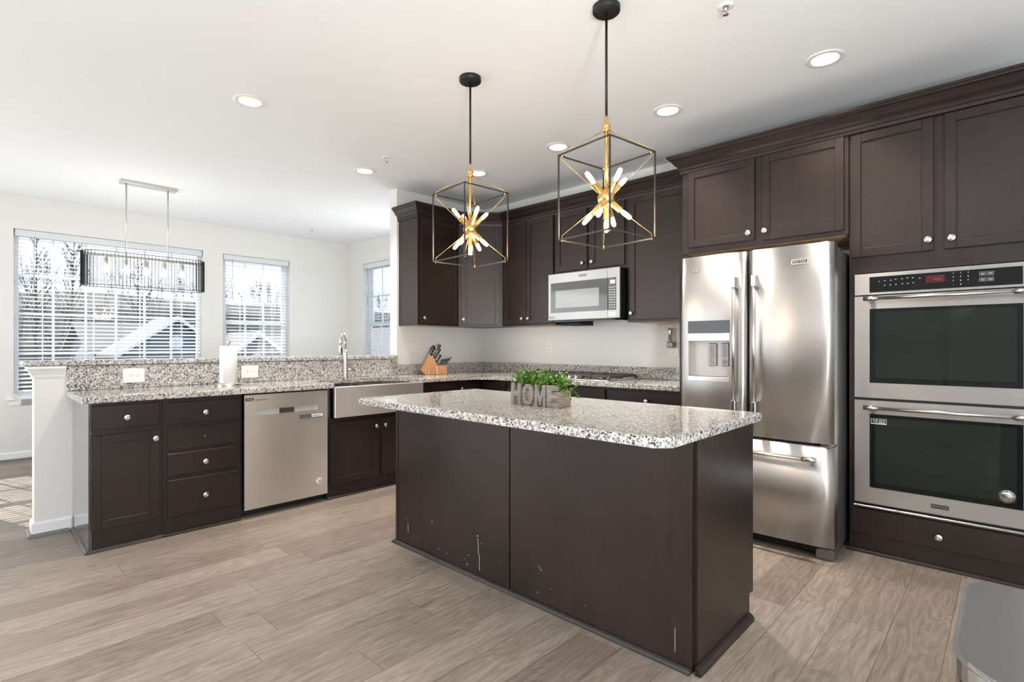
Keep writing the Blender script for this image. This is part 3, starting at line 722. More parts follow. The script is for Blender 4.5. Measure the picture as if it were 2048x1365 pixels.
# --- sink base
t_ = thing('sink_base_cabinet', 'dark two-door base cabinet under the steel apron sink', 'cabinet', (.3, -1.8, 0))
bm = B(); box(bm, -2.250, -1.362, .105, .632, .013, FXL, .001, LFT); box(bm, -2.25, -2.222, .632, .872, .013, FXL, 0, LFT); box(bm, -2.25, -1.362, 0, .105, .013, FXL - .012, 0, LFT)
obj('body', bm, 'wood', t_)
d = shaker(LFT, -2.232, -1.805, .112, .598, FXL, t_, .055); knob(LFT, -1.828, .537, FXL + .019, d)
d = shaker(LFT, -1.770, -1.385, .112, .598, FXL, t_, .055); knob(LFT, -1.742, .537, FXL + .019, d)
bm = B(); sweep(bm, [(FXL - .012, -2.25), (FXL - .012, -1.362)], shoe); obj('shoe_moulding', bm, 'wood', t_)
# --- sink
t_ = thing('apron_sink', 'stainless steel double-bowl farmhouse sink with a tall flat apron front', 'sink', (.4, -1.79, .64))
SU0, SU1 = -2.218, -1.366
bm = B(); box(bm, SU0, SU1, .640, .883, .628, .662, .006, LFT, 2); ap = obj('apron', bm, 'steel_lit', t_)
def bowl(u0, u1):
    bm = B(); x0_, x1_ = .19, .625; zb_, zt_ = .66, .868; t0 = .004
    def q(*p): bm.faces.new([bm.verts.new(LFT(a, b_, c_)) for a, b_, c_ in p])
    q((u0, zb_, x0_), (u1, zb_, x0_), (u1, zb_, x1_), (u0, zb_, x1_))
    q((u0, zb_, x0_), (u1, zb_, x0_), (u1, zt_, x0_), (u0, zt_, x0_)); q((u0, zb_, x1_), (u1, zb_, x1_), (u1, zt_, x1_), (u0, zt_, x1_))
    q((u0, zb_, x0_), (u0, zb_, x1_), (u0, zt_, x1_), (u0, zt_, x0_)); q((u1, zb_, x0_), (u1, zb_, x1_), (u1, zt_, x1_), (u1, zt_, x0_))
    bmesh.ops.remove_doubles(bm, verts=bm.verts, dist=1e-4)
    r = bmesh.ops.bevel(bm, geom=[e for e in bm.edges if not e.is_boundary], offset=.02, segments=3, affect='EDGES', profile=.5)
    lathe(bm, LFT((u0 + u1) / 2, zb_ + .001, .4), (0, 0, 1), [(.045, 0), (.042, .002), (.02, .0005), (0, .0005)], 20)
    return obj('bowl', bm, 'steelp', t_)
bowl(SU0 + .012, -1.80); bowl(-1.782, SU1 - .012)
bm = B(); box(bm, -1.80, -1.782, .70, .866, .19, .625, .003, LFT); obj('divider', bm, 'steelp', t_)
# --- faucet
t_ = thing('faucet', 'brushed nickel gooseneck pull-down kitchen faucet standing behind the sink', 'faucet', (.12, -1.82, .911))
fx, fy = .115, -1.825; bm = B()
lathe(bm, (fx, fy, .9115), (0, 0, 1), [(.026, 0), (.026, .006), (.023, .010), (.022, .10), (.020, .16), (.0175, .22), (.0145, .26)], 20)
obj('base', bm, 'nickel', t_)
bm = B(); pts = [(fx, fy, 1.15)]; sx_, sy_ = .110, -.106
for k in range(13):
    a = pi - pi * k / 12 * .97; q_ = .5 + .5 * cos(a); pts.append((fx + sx_ * q_, fy + sy_ * q_, 1.235 + .080 * sin(a)))
pts.append((fx + sx_ * 1.0, fy + sy_ * 1.0, 1.20)); tube(bm, pts, .0125, 12); obj('gooseneck', bm, 'nickel', t_)
bm = B(); hx_, hy_ = fx + sx_, fy + sy_; lathe(bm, (hx_, hy_, 1.215), (.03, -.03, -1), [(.012, 0), (.016, .01), (.018, .05), (.0185, .085), (.014, .092), (0, .092)], 16); sp_ = obj('spray_head', bm, 'nickel', t_)
bm = B(); box(bm, hy_ - .010, hy_ + .004, 1.145, 1.185, hx_ + .017, hx_ + .021, .001, LFT); obj('spray_button', bm, 'bmetal', sp_)
bm = B(); tube(bm, [(fx, fy + .018, .985), (fx + .004, fy + .075, .985)], .0135, 12); tube(bm, [(fx + .004, fy + .068, .987), (fx + .02, fy + .09, 1.045)], [.007, .0045], 8); obj('lever', bm, 'nickel', t_)
# --- corner base, cooktop base, right base
t_ = thing('corner_base_cabinet', 'dark L-shaped corner base cabinet behind the far end of the island', 'cabinet', (.3, -.5, 0))
bm = B(); prism(bm, [(.013, -1.36), (FXL, -1.36), (FXL, -FXL), (.97, -FXL), (.97, -.013), (.013, -.013)], .105, .872)
prism(bm, [(.013, -1.36), (FXL - .05, -1.36), (FXL - .05, -FXL + .05), (.97, -FXL + .05), (.97, -.013), (.013, -.013)], 0, .105); obj('body', bm, 'wood', t_)
d = shaker(LFT, -1.34, -.935, .13, .845, FXL, t_); 
d = shaker(LFT, -.915, -.625, .13, .845, FXL, t_); knob(LFT, -.885, .79, FXL + .019, d)
d = shaker(BCK, .625, .95, .13, .845, FXL, t_)
t_ = thing('cooktop_base_cabinet', 'dark base cabinet under the gas cooktop with a false front and two doors', 'cabinet', (1.5, -.3, 0))
carcass(BCK, .971, 2.095, FXL, t_)
slabfront(BCK, .99, 1.525, .71, .85, FXL, t_, 'false_front'); slabfront(BCK, 1.54, 2.08, .71, .85, FXL, t_, 'false_front')
for a, b_, kx in ((.99, 1.525, 1.49), (1.54, 2.08, 1.575)):
    d = shaker(BCK, a, b_, .13, .68, FXL, t_); knob(BCK, kx, .63, FXL + .019, d)
t_ = thing('base_cabinet', 'dark base cabinet with a drawer between the cooktop and the refrigerator', 'cabinet', (2.46, -.3, 0))
carcass(BCK, 2.096, 2.835, FXL, t_)
d = slabfront(BCK, 2.125, 2.795, .71, .85, FXL, t_); knob(BCK, 2.46, .78, FXL + .019, d)
for a, b_, kx in ((2.125, 2.453, 2.42), (2.467, 2.795, 2.5)):
    d = shaker(BCK, a, b_, .13, .68, FXL, t_); knob(BCK, kx, .63, FXL + .019, d)

# ------------------------------------------------------------------ granite tops
def arc(cx_, cy_, r, a0, a1, n=7): return [(cx_ + r * cos(R(a0 + (a1 - a0) * i / n)), cy_ + r * sin(R(a0 + (a1 - a0) * i / n))) for i in range(n + 1)]
cut0, cut1 = -2.205, -1.375
pts = [(.002, -3.752)] + arc(.64, -3.742, .012, -90, 0, 3) + arc(.625, cut0 - .03, .03, 0, 90, 4) + [(.50, cut0)] + arc(.32, cut0 + .13, .13, -90, -180, 7)[0:0] \
    + [(.42, cut0 + .0)] + arc(.33, cut0 + .15, .15, -90, -180, 8) + arc(.33, cut1 - .15, .15, 180, 90, 8) + [(.45, cut1)] + arc(.625, cut1 + .03, .03, -90, 0, 4) \
    + arc(.80, -.80, .15, 180, 90, 7) + [(2.84, -.65), (2.84, -.002), (.002, -.002)]
bm = B(); prism(bm, pts, .873, .911, bev=.005)
tag(obj('granite_countertop', bm, 'granite'), 'speckled granite worktop of the L-shaped sink and cooktop run', 'countertop')
bm = B(); box(bm, -3.747, -1.2, .912, 1.073, .001, .021, .002, LFT); tag(obj('granite_backsplash', bm, 'granite'), 'tall speckled granite strip behind the sink, below the raised bar ledge', 'backsplash')
bm = B(); prism(bm, [(.001, -1.199), (.021, -1.199), (.021, -.021), (2.83, -.021), (2.83, -.001), (.001, -.001)], .912, 1.016, bev=.0015)
tag(obj('granite_backsplash', bm, 'granite'), 'low speckled granite strip round the corner behind knife block and cooktop', 'backsplash')
bm = B(); prism(bm, [(-.32, -3.955), (.024, -3.955), (.034, -3.945), (.034, -1.203), (-.32, -1.203)], 1.076, 1.110, bev=.006)
tag(obj('granite_bar_top', bm, 'granite'), 'raised speckled granite ledge along the top of the half wall', 'countertop')
# island top
bm = B(); ip = arc(1.704 + .02, -2.63 + .02, .02, 180, 270, 4) + arc(3.652 - .05, -2.63 + .05, .05, 270, 360, 7) + arc(3.652 - .02, -1.697 - .02, .02, 0, 90, 4) + arc(1.704 + .02, -1.697 - .02, .02, 90, 180, 4)
prism(bm, ip, .862, .900, bev=.007)
tag(obj('granite_island_top', bm, 'granite'), 'large speckled granite slab with rounded corners on the kitchen island', 'countertop')
# island body
t_ = thing('kitchen_island', 'dark espresso island base with two flat front panels and scuffed lower edge', 'island', (2.68, -2.1, 0))
ix0, ix1, iy0, iy1 = 1.735, 3.627, -2.383, -1.835
bm = B(); box(bm, ix0 + .002, ix1 - .004, iy0 + .02, iy1, 0, .861, 0); box(bm, ix0 + .002, ix1 - .004, iy1 + .001, iy1 + .045, .112, .861, 0); obj('body', bm, 'wood', t_)
bm = B(); box(bm, ix0, ix0 + .022, iy0 - .003, iy0 + .02, .0, .861, .001); obj('corner_stile', bm, 'wood', t_)
def chips(bm, L_):
    for x, z, w_, h_, a in L_:
        c_, s_ = cos(a), sin(a)
        v_ = [bm.verts.new((x + p * c_ - q * s_, iy0 - .0006, z + p * s_ + q * c_)) for p, q in ((-w_, -h_), (w_, -h_), (w_, h_), (-w_, h_))]
        bm.faces.new(v_).material_index = 1
ch1 = [(1.86, .115, .002, .028, .05), (1.85, .165, .003, .002, 0), (2.09, .205, .0015, .012, 0), (2.06, .235, .0025, .0015, 0), (2.47, .22, .004, .004, .5), (2.475, .165, .0018, .042, .06), (2.485, .085, .0018, .040, 0), (2.39, .05, .003, .006, 0), (2.37, .075, .002, .002, 0), (2.22, .06, .004, .002, .6), (2.15, .07, .003, .004, .3), (2.06, .09, .002, .002, 0), (1.97, .085, .002, .002, 0), (2.5, .19, .002, .002, 0), (2.63, .13, .002, .002, 0), (2.40, .10, .003, .003, 0)]
bm = B(); box(bm, ix0 + .024, 2.694, iy0, iy0 + .0195, .0, .861, .001); chips(bm, ch1); lab(obj('front_panel', bm, ['woodb', 'chip'], t_), 'left front panel with pale scratches near the floor')
ch2 = [(2.90, .17, .006, .0015, -.4), (2.89, .18, .0015, .006, .3), (2.88, .06, .002, .004, -.5), (2.96, .10, .0015, .002, 0), (3.15, .09, .0015, .003, 0), (3.56, .10, .001, .045, 0)]
bm = B(); box(bm, 2.704, ix1 - .001, iy0, iy0 + .0195, .0, .861, .001); chips(bm, ch2); lab(obj('front_panel', bm, ['woodb', 'chip'], t_), 'right front panel')
bm = B(); prism(bm, [(iy0 + .021, 0), (iy1, 0), (iy1, .112), (iy1 + .045, .112), (iy1 + .045, .861), (iy0 + .021, .861)], ix1 - .0035, ix1 + .012, LFT); obj('side_panel', bm, 'woodb', t_)
RBK = Fr((0, 0), (-1, 0))
for k in range(3):
    a = -(ix1 - .01) + k * .62; d = shaker(RBK, a, a + .60, .115, .85, -(iy1 + .0455) * -1 if 0 else (iy1 + .0455), t_)
    knob(RBK, a + .03, .79, iy1 + .0645, d)
bm = B(); sweep(bm, [(ix0, iy1), (ix0, iy0 - .003), (ix1 - .002, iy0 - .003)], shoe)
lab(obj('shoe_moulding', bm, 'shoe', t_), 'grey quarter-round moulding along the front at the floor')
bm = B(); sweep(bm, [(ix1 + .012, iy0 - .003), (ix1 + .012, iy1)], [(0, 0), (.022, 0), (.022, .012), (.014, .024), (.004, .03), (0, .03)]); lab(obj('shoe_moulding', bm, 'wood', t_), 'dusty black quarter-round moulding at the right side')

# ------------------------------------------------------------------ wall cabinets
ZU0, ZU1 = 1.405, 2.452; UF = .315
def upper(name, label, fr, u0, u1, z0, doors, parent_loc, w1=UF, z1=2.50, w0=.003, rail=.05, body='wood'):
    t_ = thing(name, label, 'cabinet', parent_loc)
    bm = B(); box(bm, u0 + .0006, u1 - .0006, z0, z1, w0, w1, .001, fr); box(bm, u0 + .018, u1 - .018, z0 - .0008, z0, w0 + .01, w1 - .02, 0, fr, mi=1); obj('body', bm, [body, 'rawply'], t_)
    for a, b_, c_, d_, kx, kz in doors:
        dd = shaker(fr, a, b_, c_, d_, w1, t_, rail)
        if kx is not None: knob(fr, kx, kz, w1 + .019, dd)
    return t_
upper('upper_cabinet', 'dark single-door wall cabinet at the left end, above the knife block', LFT, -1.178, -.655, ZU0, [(-1.150, -.672, ZU0 + .02, ZU1, -1.117, 1.477)], (.16, -.92, ZU0))
# diagonal corner
t_ = thing('corner_upper_cabinet', 'dark diagonal corner wall cabinet behind the farther pendant', 'cabinet', (.3, -.3, ZU0))
bm = B(); prism(bm, [(.003, -.654), (UF, -.654), (.619, -UF), (.619, -.003), (.003, -.003)], ZU0, 2.50); obj('body', bm, 'wood', t_)
DG = Fr((UF, -.654), (.619 - UF, .654 - UF)); Ld = math.hypot(.619 - UF, .654 - UF)
dd = shaker(DG, .028, Ld - .028, ZU0 + .02, ZU1, 0.001, t_, .05); knob(DG, .05, 1.477, .02, dd)
upper('upper_cabinet', 'dark two-door wall cabinet between the corner cabinet and the microwave', BCK, .620, 1.322, ZU0, [(.640, .958, ZU0 + .02, ZU1, .918, 1.477), (.968, 1.308, ZU0 + .02, ZU1, 1.0, 1.477)], (.97, -.16, ZU0))
upper('upper_cabinet', 'short dark two-door wall cabinet directly above the microwave', BCK, 1.3225, 2.110, 1.872, [(1.342, 1.700, 1.90, ZU1, 1.658, 1.955), (1.735, 2.088, 1.90, ZU1, 1.760, 1.955)], (1.7, -.16, 1.872))
upper('upper_cabinet', 'tall dark single-door wall cabinet between the microwave and the refrigerator', BCK, 2.1105, 2.738, ZU0, [(2.138, 2.725, ZU0 + .02, ZU1, 2.158, 1.477)], (2.42, -.16, ZU0))
upper('upper_cabinet', 'deep dark two-door cabinet above the refrigerator', BCK, 2.740, 3.779, 1.868, [(2.790, 3.248, 1.908, 2.447, 3.213, 1.953), (3.296, 3.757, 1.895, 2.447, 3.316, 1.953)], (3.26, -.31, 1.868), w1=.605, rail=.047)
# light fixture box under the cabinet left of the microwave vent
prof = [(0, 2.452), (.012, 2.452), (.014, 2.470), (.020, 2.474), (.020, 2.492), (.026, 2.500), (.040, 2.512), (.054, 2.532), (.064, 2.545), (.076, 2.552), (.080, 2.560), (.085, 2.562), (.085, 2.578), (0, 2.578)]
bm = B(); sweep(bm, [(.003, -1.178), (UF, -1.178), (UF, -.655), (.620, -UF), (2.7395, -UF)], prof)
tag(obj('crown_moulding', bm, 'woodh'), 'dark crown moulding along the tops of the lower wall cabinets round the corner', 'moulding')
bm = B(); sweep(bm, [(2.740, -.34), (2.740, -.605), (4.66, -.605)], prof)
tag(obj('crown_moulding', bm, 'woodh'), 'dark crown moulding along the deep cabinets over refrigerator and ovens', 'moulding')

# ------------------------------------------------------------------ microwave
t_ = thing('microwave', 'stainless over-the-range microwave mounted under the short wall cabinet', 'microwave', (1.71, -.2, 1.44))
mx0, mx1, mf = 1.327, 2.098, .42
bm = B(); box(bm, mx0 + .002, mx1 - .002, 1.437, 1.868, .004, mf - .028, 0, BCK); box(bm, mx0 + .02, mx1 + .012 - .03, 1.425, 1.437, .06, mf - .05, 0, BCK); obj('housing', bm, 'glassb', t_)
bm = B(); us_ = [mx0, 1.355, 2.065, mx1]; slab(bm, us_, [1.443, 1.510, 1.785, 1.868], lambda u, v: not (1.355 < u < 2.065 and 1.51 < v < 1.785), mf - .027, mf, BCK); dr = obj('door_frame', bm, 'steel', t_)
bm = B(); box(bm, 1.3555, 1.978, 1.5105, 1.7845, mf - .02, mf - .001, .001, BCK); wd = obj('door_window', bm, simple('microwave_glass', (.085, .088, .09), .06, 0, .5), t_)
bm = B(); box(bm, 1.411, 1.89, 1.552, 1.711, mf - .0009, mf - .0003, 0, BCK); lab(obj('viewing_screen', bm, simple('microwave_screen', (.27, .28, .28), .07, 0, .5), wd), 'paler perforated viewing screen')
bm = B(); box(bm, 1.980, 2.0645, 1.5105, 1.7845, mf - .02, mf - .001, .001, BCK); kp = obj('control_panel', bm, 'dkgrey', t_)
bm = B(); box(bm, 2.003, 2.052, 1.733, 1.765, mf - .0008, mf, 0, BCK); obj('display', bm, simple('lcd_grey', (.5, .55, .52), .3), kp)
bm = B()
for r_ in range(9):
    for c_ in range(3): box(bm, 1.996 + c_ * .022, 2.008 + c_ * .022, 1.528 + r_ * .0215, 1.534 + r_ * .0215, mf - .0008, mf - .0002, 0, BCK)
obj('keypad_marks', bm, 'ink', kp)
bm = B(); box(bm, 1.990, 2.055, 1.460, 1.492, mf, mf + .002, .001, BCK); obj('release_button', bm, 'steelp', t_)
bm = B(); box(bm, 1.9775, 1.9795, 1.444, 1.867, mf, mf + .0006, 0, BCK); obj('door_seam', bm, 'black', t_)
bm = B(); box(bm, 1.677, 1.757, 1.822, 1.842, mf, mf + .0015, .001, BCK); bd = obj('brand_badge', bm, 'dkgrey', t_); text('lettering', 'MAYTAG', BCK, 1.717, 1.832, mf + .0017, .0165, 'ink', bd, .0002)
badge10(BCK, 1.338, 1.466, mf + .0002, t_, .8, False)
bm = B(); box(bm, 1.375, 1.60, 1.396, 1.424, .08, .30, .002, BCK); tag(obj('vent_light_box', bm, 'black'), 'small black box hanging under the microwave at its left end', 'light box')

# ------------------------------------------------------------------ refrigerator
t_ = thing('refrigerator', 'stainless steel french-door refrigerator with water dispenser and bottom freezer drawer', 'refrigerator', (3.31, -.5, 0))
rx0, rx1, rf = 2.855, 3.765, .897
bm = B(); box(bm, rx0 + .012, rx1 - .010, .03, 1.765, .03, .80, .004, BCK); obj('body', bm, 'side', t_)
bm = B(); box(bm, rx0 + .02, rx1 - .02, .025, .068, .79, .85, 0, BCK); 
for k in range(4): box(bm, rx0 + .06, rx1 - .17, .030 + k * .010, .035 + k * .010, .85, .856, 0, BCK)
obj('kick_grille', bm, 'bmetal', t_)
for a in (rx0 + .004, rx1 - .094):
    bm = B(); prism(bm, [(a, 0.001), (a + .09, .001), (a + .09, .05), (a + .075, .066), (a + .01, .058), (a, .05)], .80, .885, BCK, .004); obj('roller_foot', bm, 'side', t_)
def rdoor(u0, u1, v0, v1, hole=None, name='door', bulge=.014):
    bm = B(); n = 14; us_ = [u0 + (u1 - u0) * i / n for i in range(n + 1)]; vs_ = [v0, v1]
    if hole: us_ += [hole[0], hole[1]]; vs_ += [hole[2], hole[3]]
    us_ = sorted(set(us_)); vs_ = sorted(set(vs_)); wb = .815
    def wf(u):
        s = (u - u0) / (u1 - u0); e = min(s, 1 - s); ed = -.010 * max(0, 1 - e / .03) ** 2 if e < .03 else 0
        return rf + bulge * (1 - (2 * s - 1) ** 2) + ed
    def q(*p):
        f = bm.faces.new([bm.verts.new(BCK(*a)) for a in p]); return f
    for i in range(len(us_) - 1):
        for j in range(len(vs_) - 1):
            um, vm = (us_[i] + us_[i + 1]) / 2, (vs_[j] + vs_[j + 1]) / 2
            if hole and hole[0] < um < hole[1] and hole[2] < vm < hole[3]: continue
            q((us_[i], vs_[j], wf(us_[i])), (us_[i + 1], vs_[j], wf(us_[i + 1])), (us_[i + 1], vs_[j + 1], wf(us_[i + 1])), (us_[i], vs_[j + 1], wf(us_[i]))).smooth = True
    for v in (v0, v1):
        for i in range(len(us_) - 1): q((us_[i], v, wb), (us_[i + 1], v, wb), (us_[i + 1], v, wf(us_[i + 1])), (us_[i], v, wf(us_[i])))
    for u in (u0, u1):
        for j in range(len(vs_) - 1): q((u, vs_[j], wb), (u, vs_[j + 1], wb), (u, vs_[j + 1], wf(u)), (u, vs_[j], wf(u)))
    q((u0, v0, wb), (u1, v0, wb), (u1, v1, wb), (u0, v1, wb))
    bmesh.ops.remove_doubles(bm, verts=bm.verts, dist=1e-5)
    return obj(name, bm, 'steel', t_), wf
hole = (2.925, 3.196, .976, 1.368)
ld, wf = rdoor(rx0, 3.297, .655, 1.788, hole)
bm = B(); wr = .845
def q(*p): bm.faces.new([bm.verts.new(BCK(*a)) for a in p])
a, b_, c_, e_ = hole
q((a, 1.006, wr), (b_, 1.006, wr), (b_, 1.238, wr), (a, 1.238, wr)); q((a, 1.006, wr), (a, 1.238, wr), (a, 1.238, wf(a)), (a, 1.006, wf(a))); q((b_, 1.006, wr), (b_, 1.238, wr), (b_, 1.238, wf(b_)), (b_, 1.006, wf(b_)))
q((a, 1.238, wr), (b_, 1.238, wr), (b_, 1.238, .905), (a, 1.238, .905)); q((a, 1.006, wr), (b_, 1.006, wr), (b_, 1.006, .905), (a, 1.006, .905))
dp = obj('dispenser', bm, simple('dispenser_cavity', (.50, .47, .43), .4, .4), ld)
bm = B(); box(bm, a, b_, 1.286, 1.368, .86, .912, .001, BCK); obj('dispenser_display', bm, simple('dispenser_glass', (.035, .036, .04), .07, 0, .4), ld)
bm = B(); box(bm, a, b_, 1.238, 1.2855, .86, .916, .001, BCK); obj('dispenser_panel', bm, 'white', ld)
bm = B(); box(bm, a, b_, .976, 1.006, .86, .914, .002, BCK); obj('drip_tray', bm, 'nickel', ld)
for k, cxx in enumerate((3.068, 3.150)):
    bm = B(); box(bm, cxx - .026, cxx + .026, 1.075, 1.222, wr + .006, wr + .018, .005, BCK); pd = obj('paddle', bm, 'side', ld)
    bm = B(); g_ = .0030
    for aa in ((cxx - .021, cxx - .021 + g_, 1.08, 1.217), (cxx + .021 - g_, cxx + .021, 1.08, 1.217), (cxx - .018, cxx + .018, 1.08, 1.08 + g_), (cxx - .018, cxx + .018, 1.217 - g_, 1.217)): box(bm, aa[0], aa[1], aa[2], aa[3], wr + .018, wr + .020, 0, BCK)
    if k == 0:
        for (px_, pz_) in ((-.004, 1.13), (-.006, 1.10), (.009, 1.112)): tube(bm, [BCK(cxx + px_ + .009 * cos(i * pi / 2 + pi / 4), pz_ + .009 * sin(i * pi / 2 + pi / 4), wr + .019) for i in range(4)], .0011, 4, True)
    else:
        for zz in (1.118, 1.126, 1.134): tube(bm, [BCK(cxx - .018 + .006 * i, zz + .002 * sin(i * 1.5), wr + .019) for i in range(7)], .0009, 4)
    obj('paddle_icon', bm, 'ink', pd)
badge10(BCK, 2.946, 1.700, rf + .0135, ld, .8, False)
rd, wf2 = rdoor(3.303, rx1, .655, 1.788)
bm = B(); box(bm, 3.552, 3.640, 1.676, 1.704, rf + .012, rf + .0165, .001, BCK); bd = obj('brand_badge', bm, 'steelp', rd)
bm = B(); box(bm, 3.557, 3.635, 1.681, 1.700, rf + .0166, rf + .0172, 0, BCK); obj('badge_plate', bm, 'inkb', bd); text('lettering', 'MAYTAG', BCK, 3.596, 1.690, rf + .0174, .0175, 'ink', bd, .0002)
fd, _ = rdoor(rx0, rx1, .072, .638, name='freezer_drawer', bulge=.016)
def bar_handle(fr, p, q, w, parent, vertical=True, r=.0105):
    bm = B(); hw = w + .052
    if vertical:
        u = p[0]; tube(bm, [fr(u, p[1] + .06, hw), fr(u, q[1] - .06, hw)], r, 12)
        for z0_, z1_ in ((p[1], p[1] + .07), (q[1] - .07, q[1])): box(bm, u - .014, u + .014, z0_, z1_, w - .006, hw + .014, .004, fr, 2)
    else:
        v = p[1]; tube(bm, [fr(p[0] + .05, v, hw), fr(q[0] - .05, v, hw)], r, 12)
        for x0_, x1_ in ((p[0], p[0] + .07), (q[0] - .07, q[0])): 
            tube(bm, [fr(x0_, v, hw), fr(x1_, v, hw)], r + .0035, 12); xm = (x0_ + x1_) / 2; box(bm, xm - .012, xm + .012, v - .010, v + .010, w - .004, hw, .002, fr)
    return obj('handle', bm, 'steelp', parent)
bar_handle(BCK, (3.238, .80), (3.238, 1.632), rf + .004, ld); bar_handle(BCK, (3.358, .80), (3.358, 1.632), rf + .004, rd)
bar_handle(BCK, (2.93, .566), (3.69, .566), rf + .008, fd, False)
for u in (rx0 + .05, rx1 - .05):
    bm = B(); box(bm, u - .035, u + .035, 1.766, 1.782, .66, .80, .003, BCK); obj('hinge_cover', bm, 'side', t_)
bm = B(); box(bm, 3.70, 3.755, .640, .653, .82, .90, .001, BCK); obj('centre_hinge', bm, 'steelp', t_)
# panel behind the gap between refrigerator and oven tower is the wall itself

# ------------------------------------------------------------------ oven tower
t_ = thing('oven_cabinet', 'tall dark oven tower cabinet with two upper doors and a bottom drawer', 'cabinet', (4.2, -.3, 0))
ox0, ox1, of = 3.780, 4.655, .590
bm = B(); us_ = [ox0, 3.815, 4.60, ox1]; slab(bm, us_, [0.0, .27, 1.63, 2.50], lambda u, v: not (3.815 < u < 4.6 and .27 < v < 1.63), .003, of, BCK); obj('body', bm, 'wood', t_)
d = shaker(BCK, 3.790, 4.172, 1.725, 2.447, of, t_, .05); knob(BCK, 4.150, 1.781, of + .019, d)
d = shaker(BCK, 4.218, 4.630, 1.725, 2.447, of, t_, .05); knob(BCK, 4.249, 1.778, of + .019, d)
d = slabfront(BCK, 3.790, 4.640, .112, .258, of, t_); knob(BCK, 4.195, .178, of + .019, d)
bm = B(); sweep(bm, [(ox0, -.40), (ox0, -of), (ox1, -of)], shoe); obj('shoe_moulding', bm, 'wood', t_)
t_ = thing('double_oven', 'stainless steel double wall oven with two black glass doors set in the tall cabinet', 'oven', (4.2, -.35, .28))
vx0, vx1 = 3.812, 4.598
bm = B(); box(bm, vx0 + .008, vx1 - .004, .285, 1.62, .05, of + .001, 0, BCK); obj('housing', bm, 'black', t_)
wv = of + .003; wo_ = of + .034
bm = B(); slab(bm, [vx0, 3.884, 4.520, vx1], [1.500, 1.512, 1.602, 1.622], lambda u, v: not (3.884 < u < 4.52 and 1.512 < v < 1.602), wv, wo_ - .006, BCK); cpn = obj('control_fascia', bm, 'steel_dim', t_)
bm = B(); box(bm, 3.8845, 4.5195, 1.5125, 1.6015, wv, wo_ - .005, .001, BCK); cpx = obj('control_panel', bm, 'glassb', cpn)
bm = B(); box(bm, 4.140, 4.222, 1.548, 1.586, wo_ - .0049, wo_ - .0043, 0, BCK); cd = obj('display', bm, 'red', cpx)
bm = B()
for k in range(4): box(bm, 4.176 + k * .009, 4.182 + k * .009, 1.561, 1.569, wo_ - .0043, wo_ - .0041, 0, BCK)
obj('clock_digits', bm, simple('red_digits', (.12, .01, .01), .4, emit=(1, .10, .04), es=.12), cd)
bm = B(); ww = wo_ - .0049
for (x, z) in [(3.93, 1.574), (3.957, 1.577), (3.985, 1.577), (4.007, 1.580), (4.036, 1.581), (4.06, 1.583), (4.084, 1.583), (4.115, 1.577), (3.957, 1.550), (3.983, 1.551), (4.008, 1.552), (4.038, 1.553), (4.062, 1.553), (4.086, 1.554)]:
    box(bm, x - .0045, x + .0045, z - .003, z - .0008, ww, ww + .0004, 0, BCK); box(bm, x - .002, x + .002, z + .0005, z + .002, ww, ww + .0004, 0, BCK)
obj('mode_labels', bm, simple('grey_print', (.38, .38, .38), .5), cpx)
for r_ in range(4):
    for c_ in range(3):
        s = str(r_ * 3 + c_ + 1) if r_ < 3 else '*0#'[c_] if c_ == 1 else '-'
        text('key_digit', s, BCK, 4.255 + c_ * .030, 1.590 - r_ * .020, ww + .0003, .0095, 'ink', cpx, .0002)
for r_ in range(2):
    for c_ in range(2):
        x = 4.371 + c_ * .030; z = 1.577 - r_ * .030
        bm = B()
        for aa in ((x - .013, x + .013, z - .010, z - .009), (x - .013, x + .013, z + .009, z + .010), (x - .013, x - .012, z - .010, z + .010), (x + .012, x + .013, z - .010, z + .010), (x - .009, x + .009, z + .001, z + .004), (x - .008, x + .008, z - .005, z - .002)):
            box(bm, aa[0], aa[1], aa[2], aa[3], ww, ww + .0004, 0, BCK)
        obj('control_key', bm, simple('grey_print', (.38, .38, .38), .5), cpx)
def odoor(v0, v1, g0, g1, hz):
    bm = B(); slab(bm, [vx0, 3.886, 4.522, vx1], [v0, g0, g1, v1], lambda u, v: not (3.886 < u < 4.522 and g0 < v < g1), wv, wo_, BCK); od = obj('oven_door', bm, 'steel_dim', t_)
    bm = B(); box(bm, 3.8865, 4.5215, g0 + .0005, g1 - .0005, wv, wo_ - .002, .001, BCK); gl_ = obj('door_glass', bm, 'glassb', od)
    bm = B(); box(bm, 3.912, 4.498, g0 + .03, g1 - .018, wo_ - .0019, wo_ - .0013, 0, BCK); lab(obj('inner_window', bm, 'glasso', gl_), 'slightly greener viewing window')
    bar_handle(BCK, (3.864, hz), (4.560, hz), wo_ - .002, od, False, .0095)
    return od, gl_
o1, g1_ = odoor(.907, 1.492, .993, 1.418, 1.474)
o2, g2_ = odoor(.300, .892, .392, .815, .853)
badge10(BCK, 3.893, .774, wo_ - .0012, g2_, .95)
bm = B(); 
for aa in ((3.892, 3.966, .758, .762), (3.892, 3.966, .787, .7885), (3.892, 3.8935, .762, .787), (3.9645, 3.966, .762, .787)): box(bm, aa[0], aa[1], aa[2], aa[3], wo_ - .0005, wo_, 0, BCK)
obj('sticker_border', bm, 'ink', g2_)
medal(BCK, 4.462, .450, wo_ - .0012, .033, g2_)
bm = B(); box(bm, 4.163, 4.238, .332, .354, wo_, wo_ + .0012, .0005, BCK); bd = obj('brand_badge', bm, 'inkb', o2); text('lettering', 'MAYTAG', BCK, 4.2005, .343, wo_ + .0014, .017, 'pewter', bd, .0002)
bm = B(); box(bm, vx0 - .006, vx1 + .006, .272, .284, of + .001, of + .036, .003, BCK); obj('lower_trim', bm, 'steelp', t_)

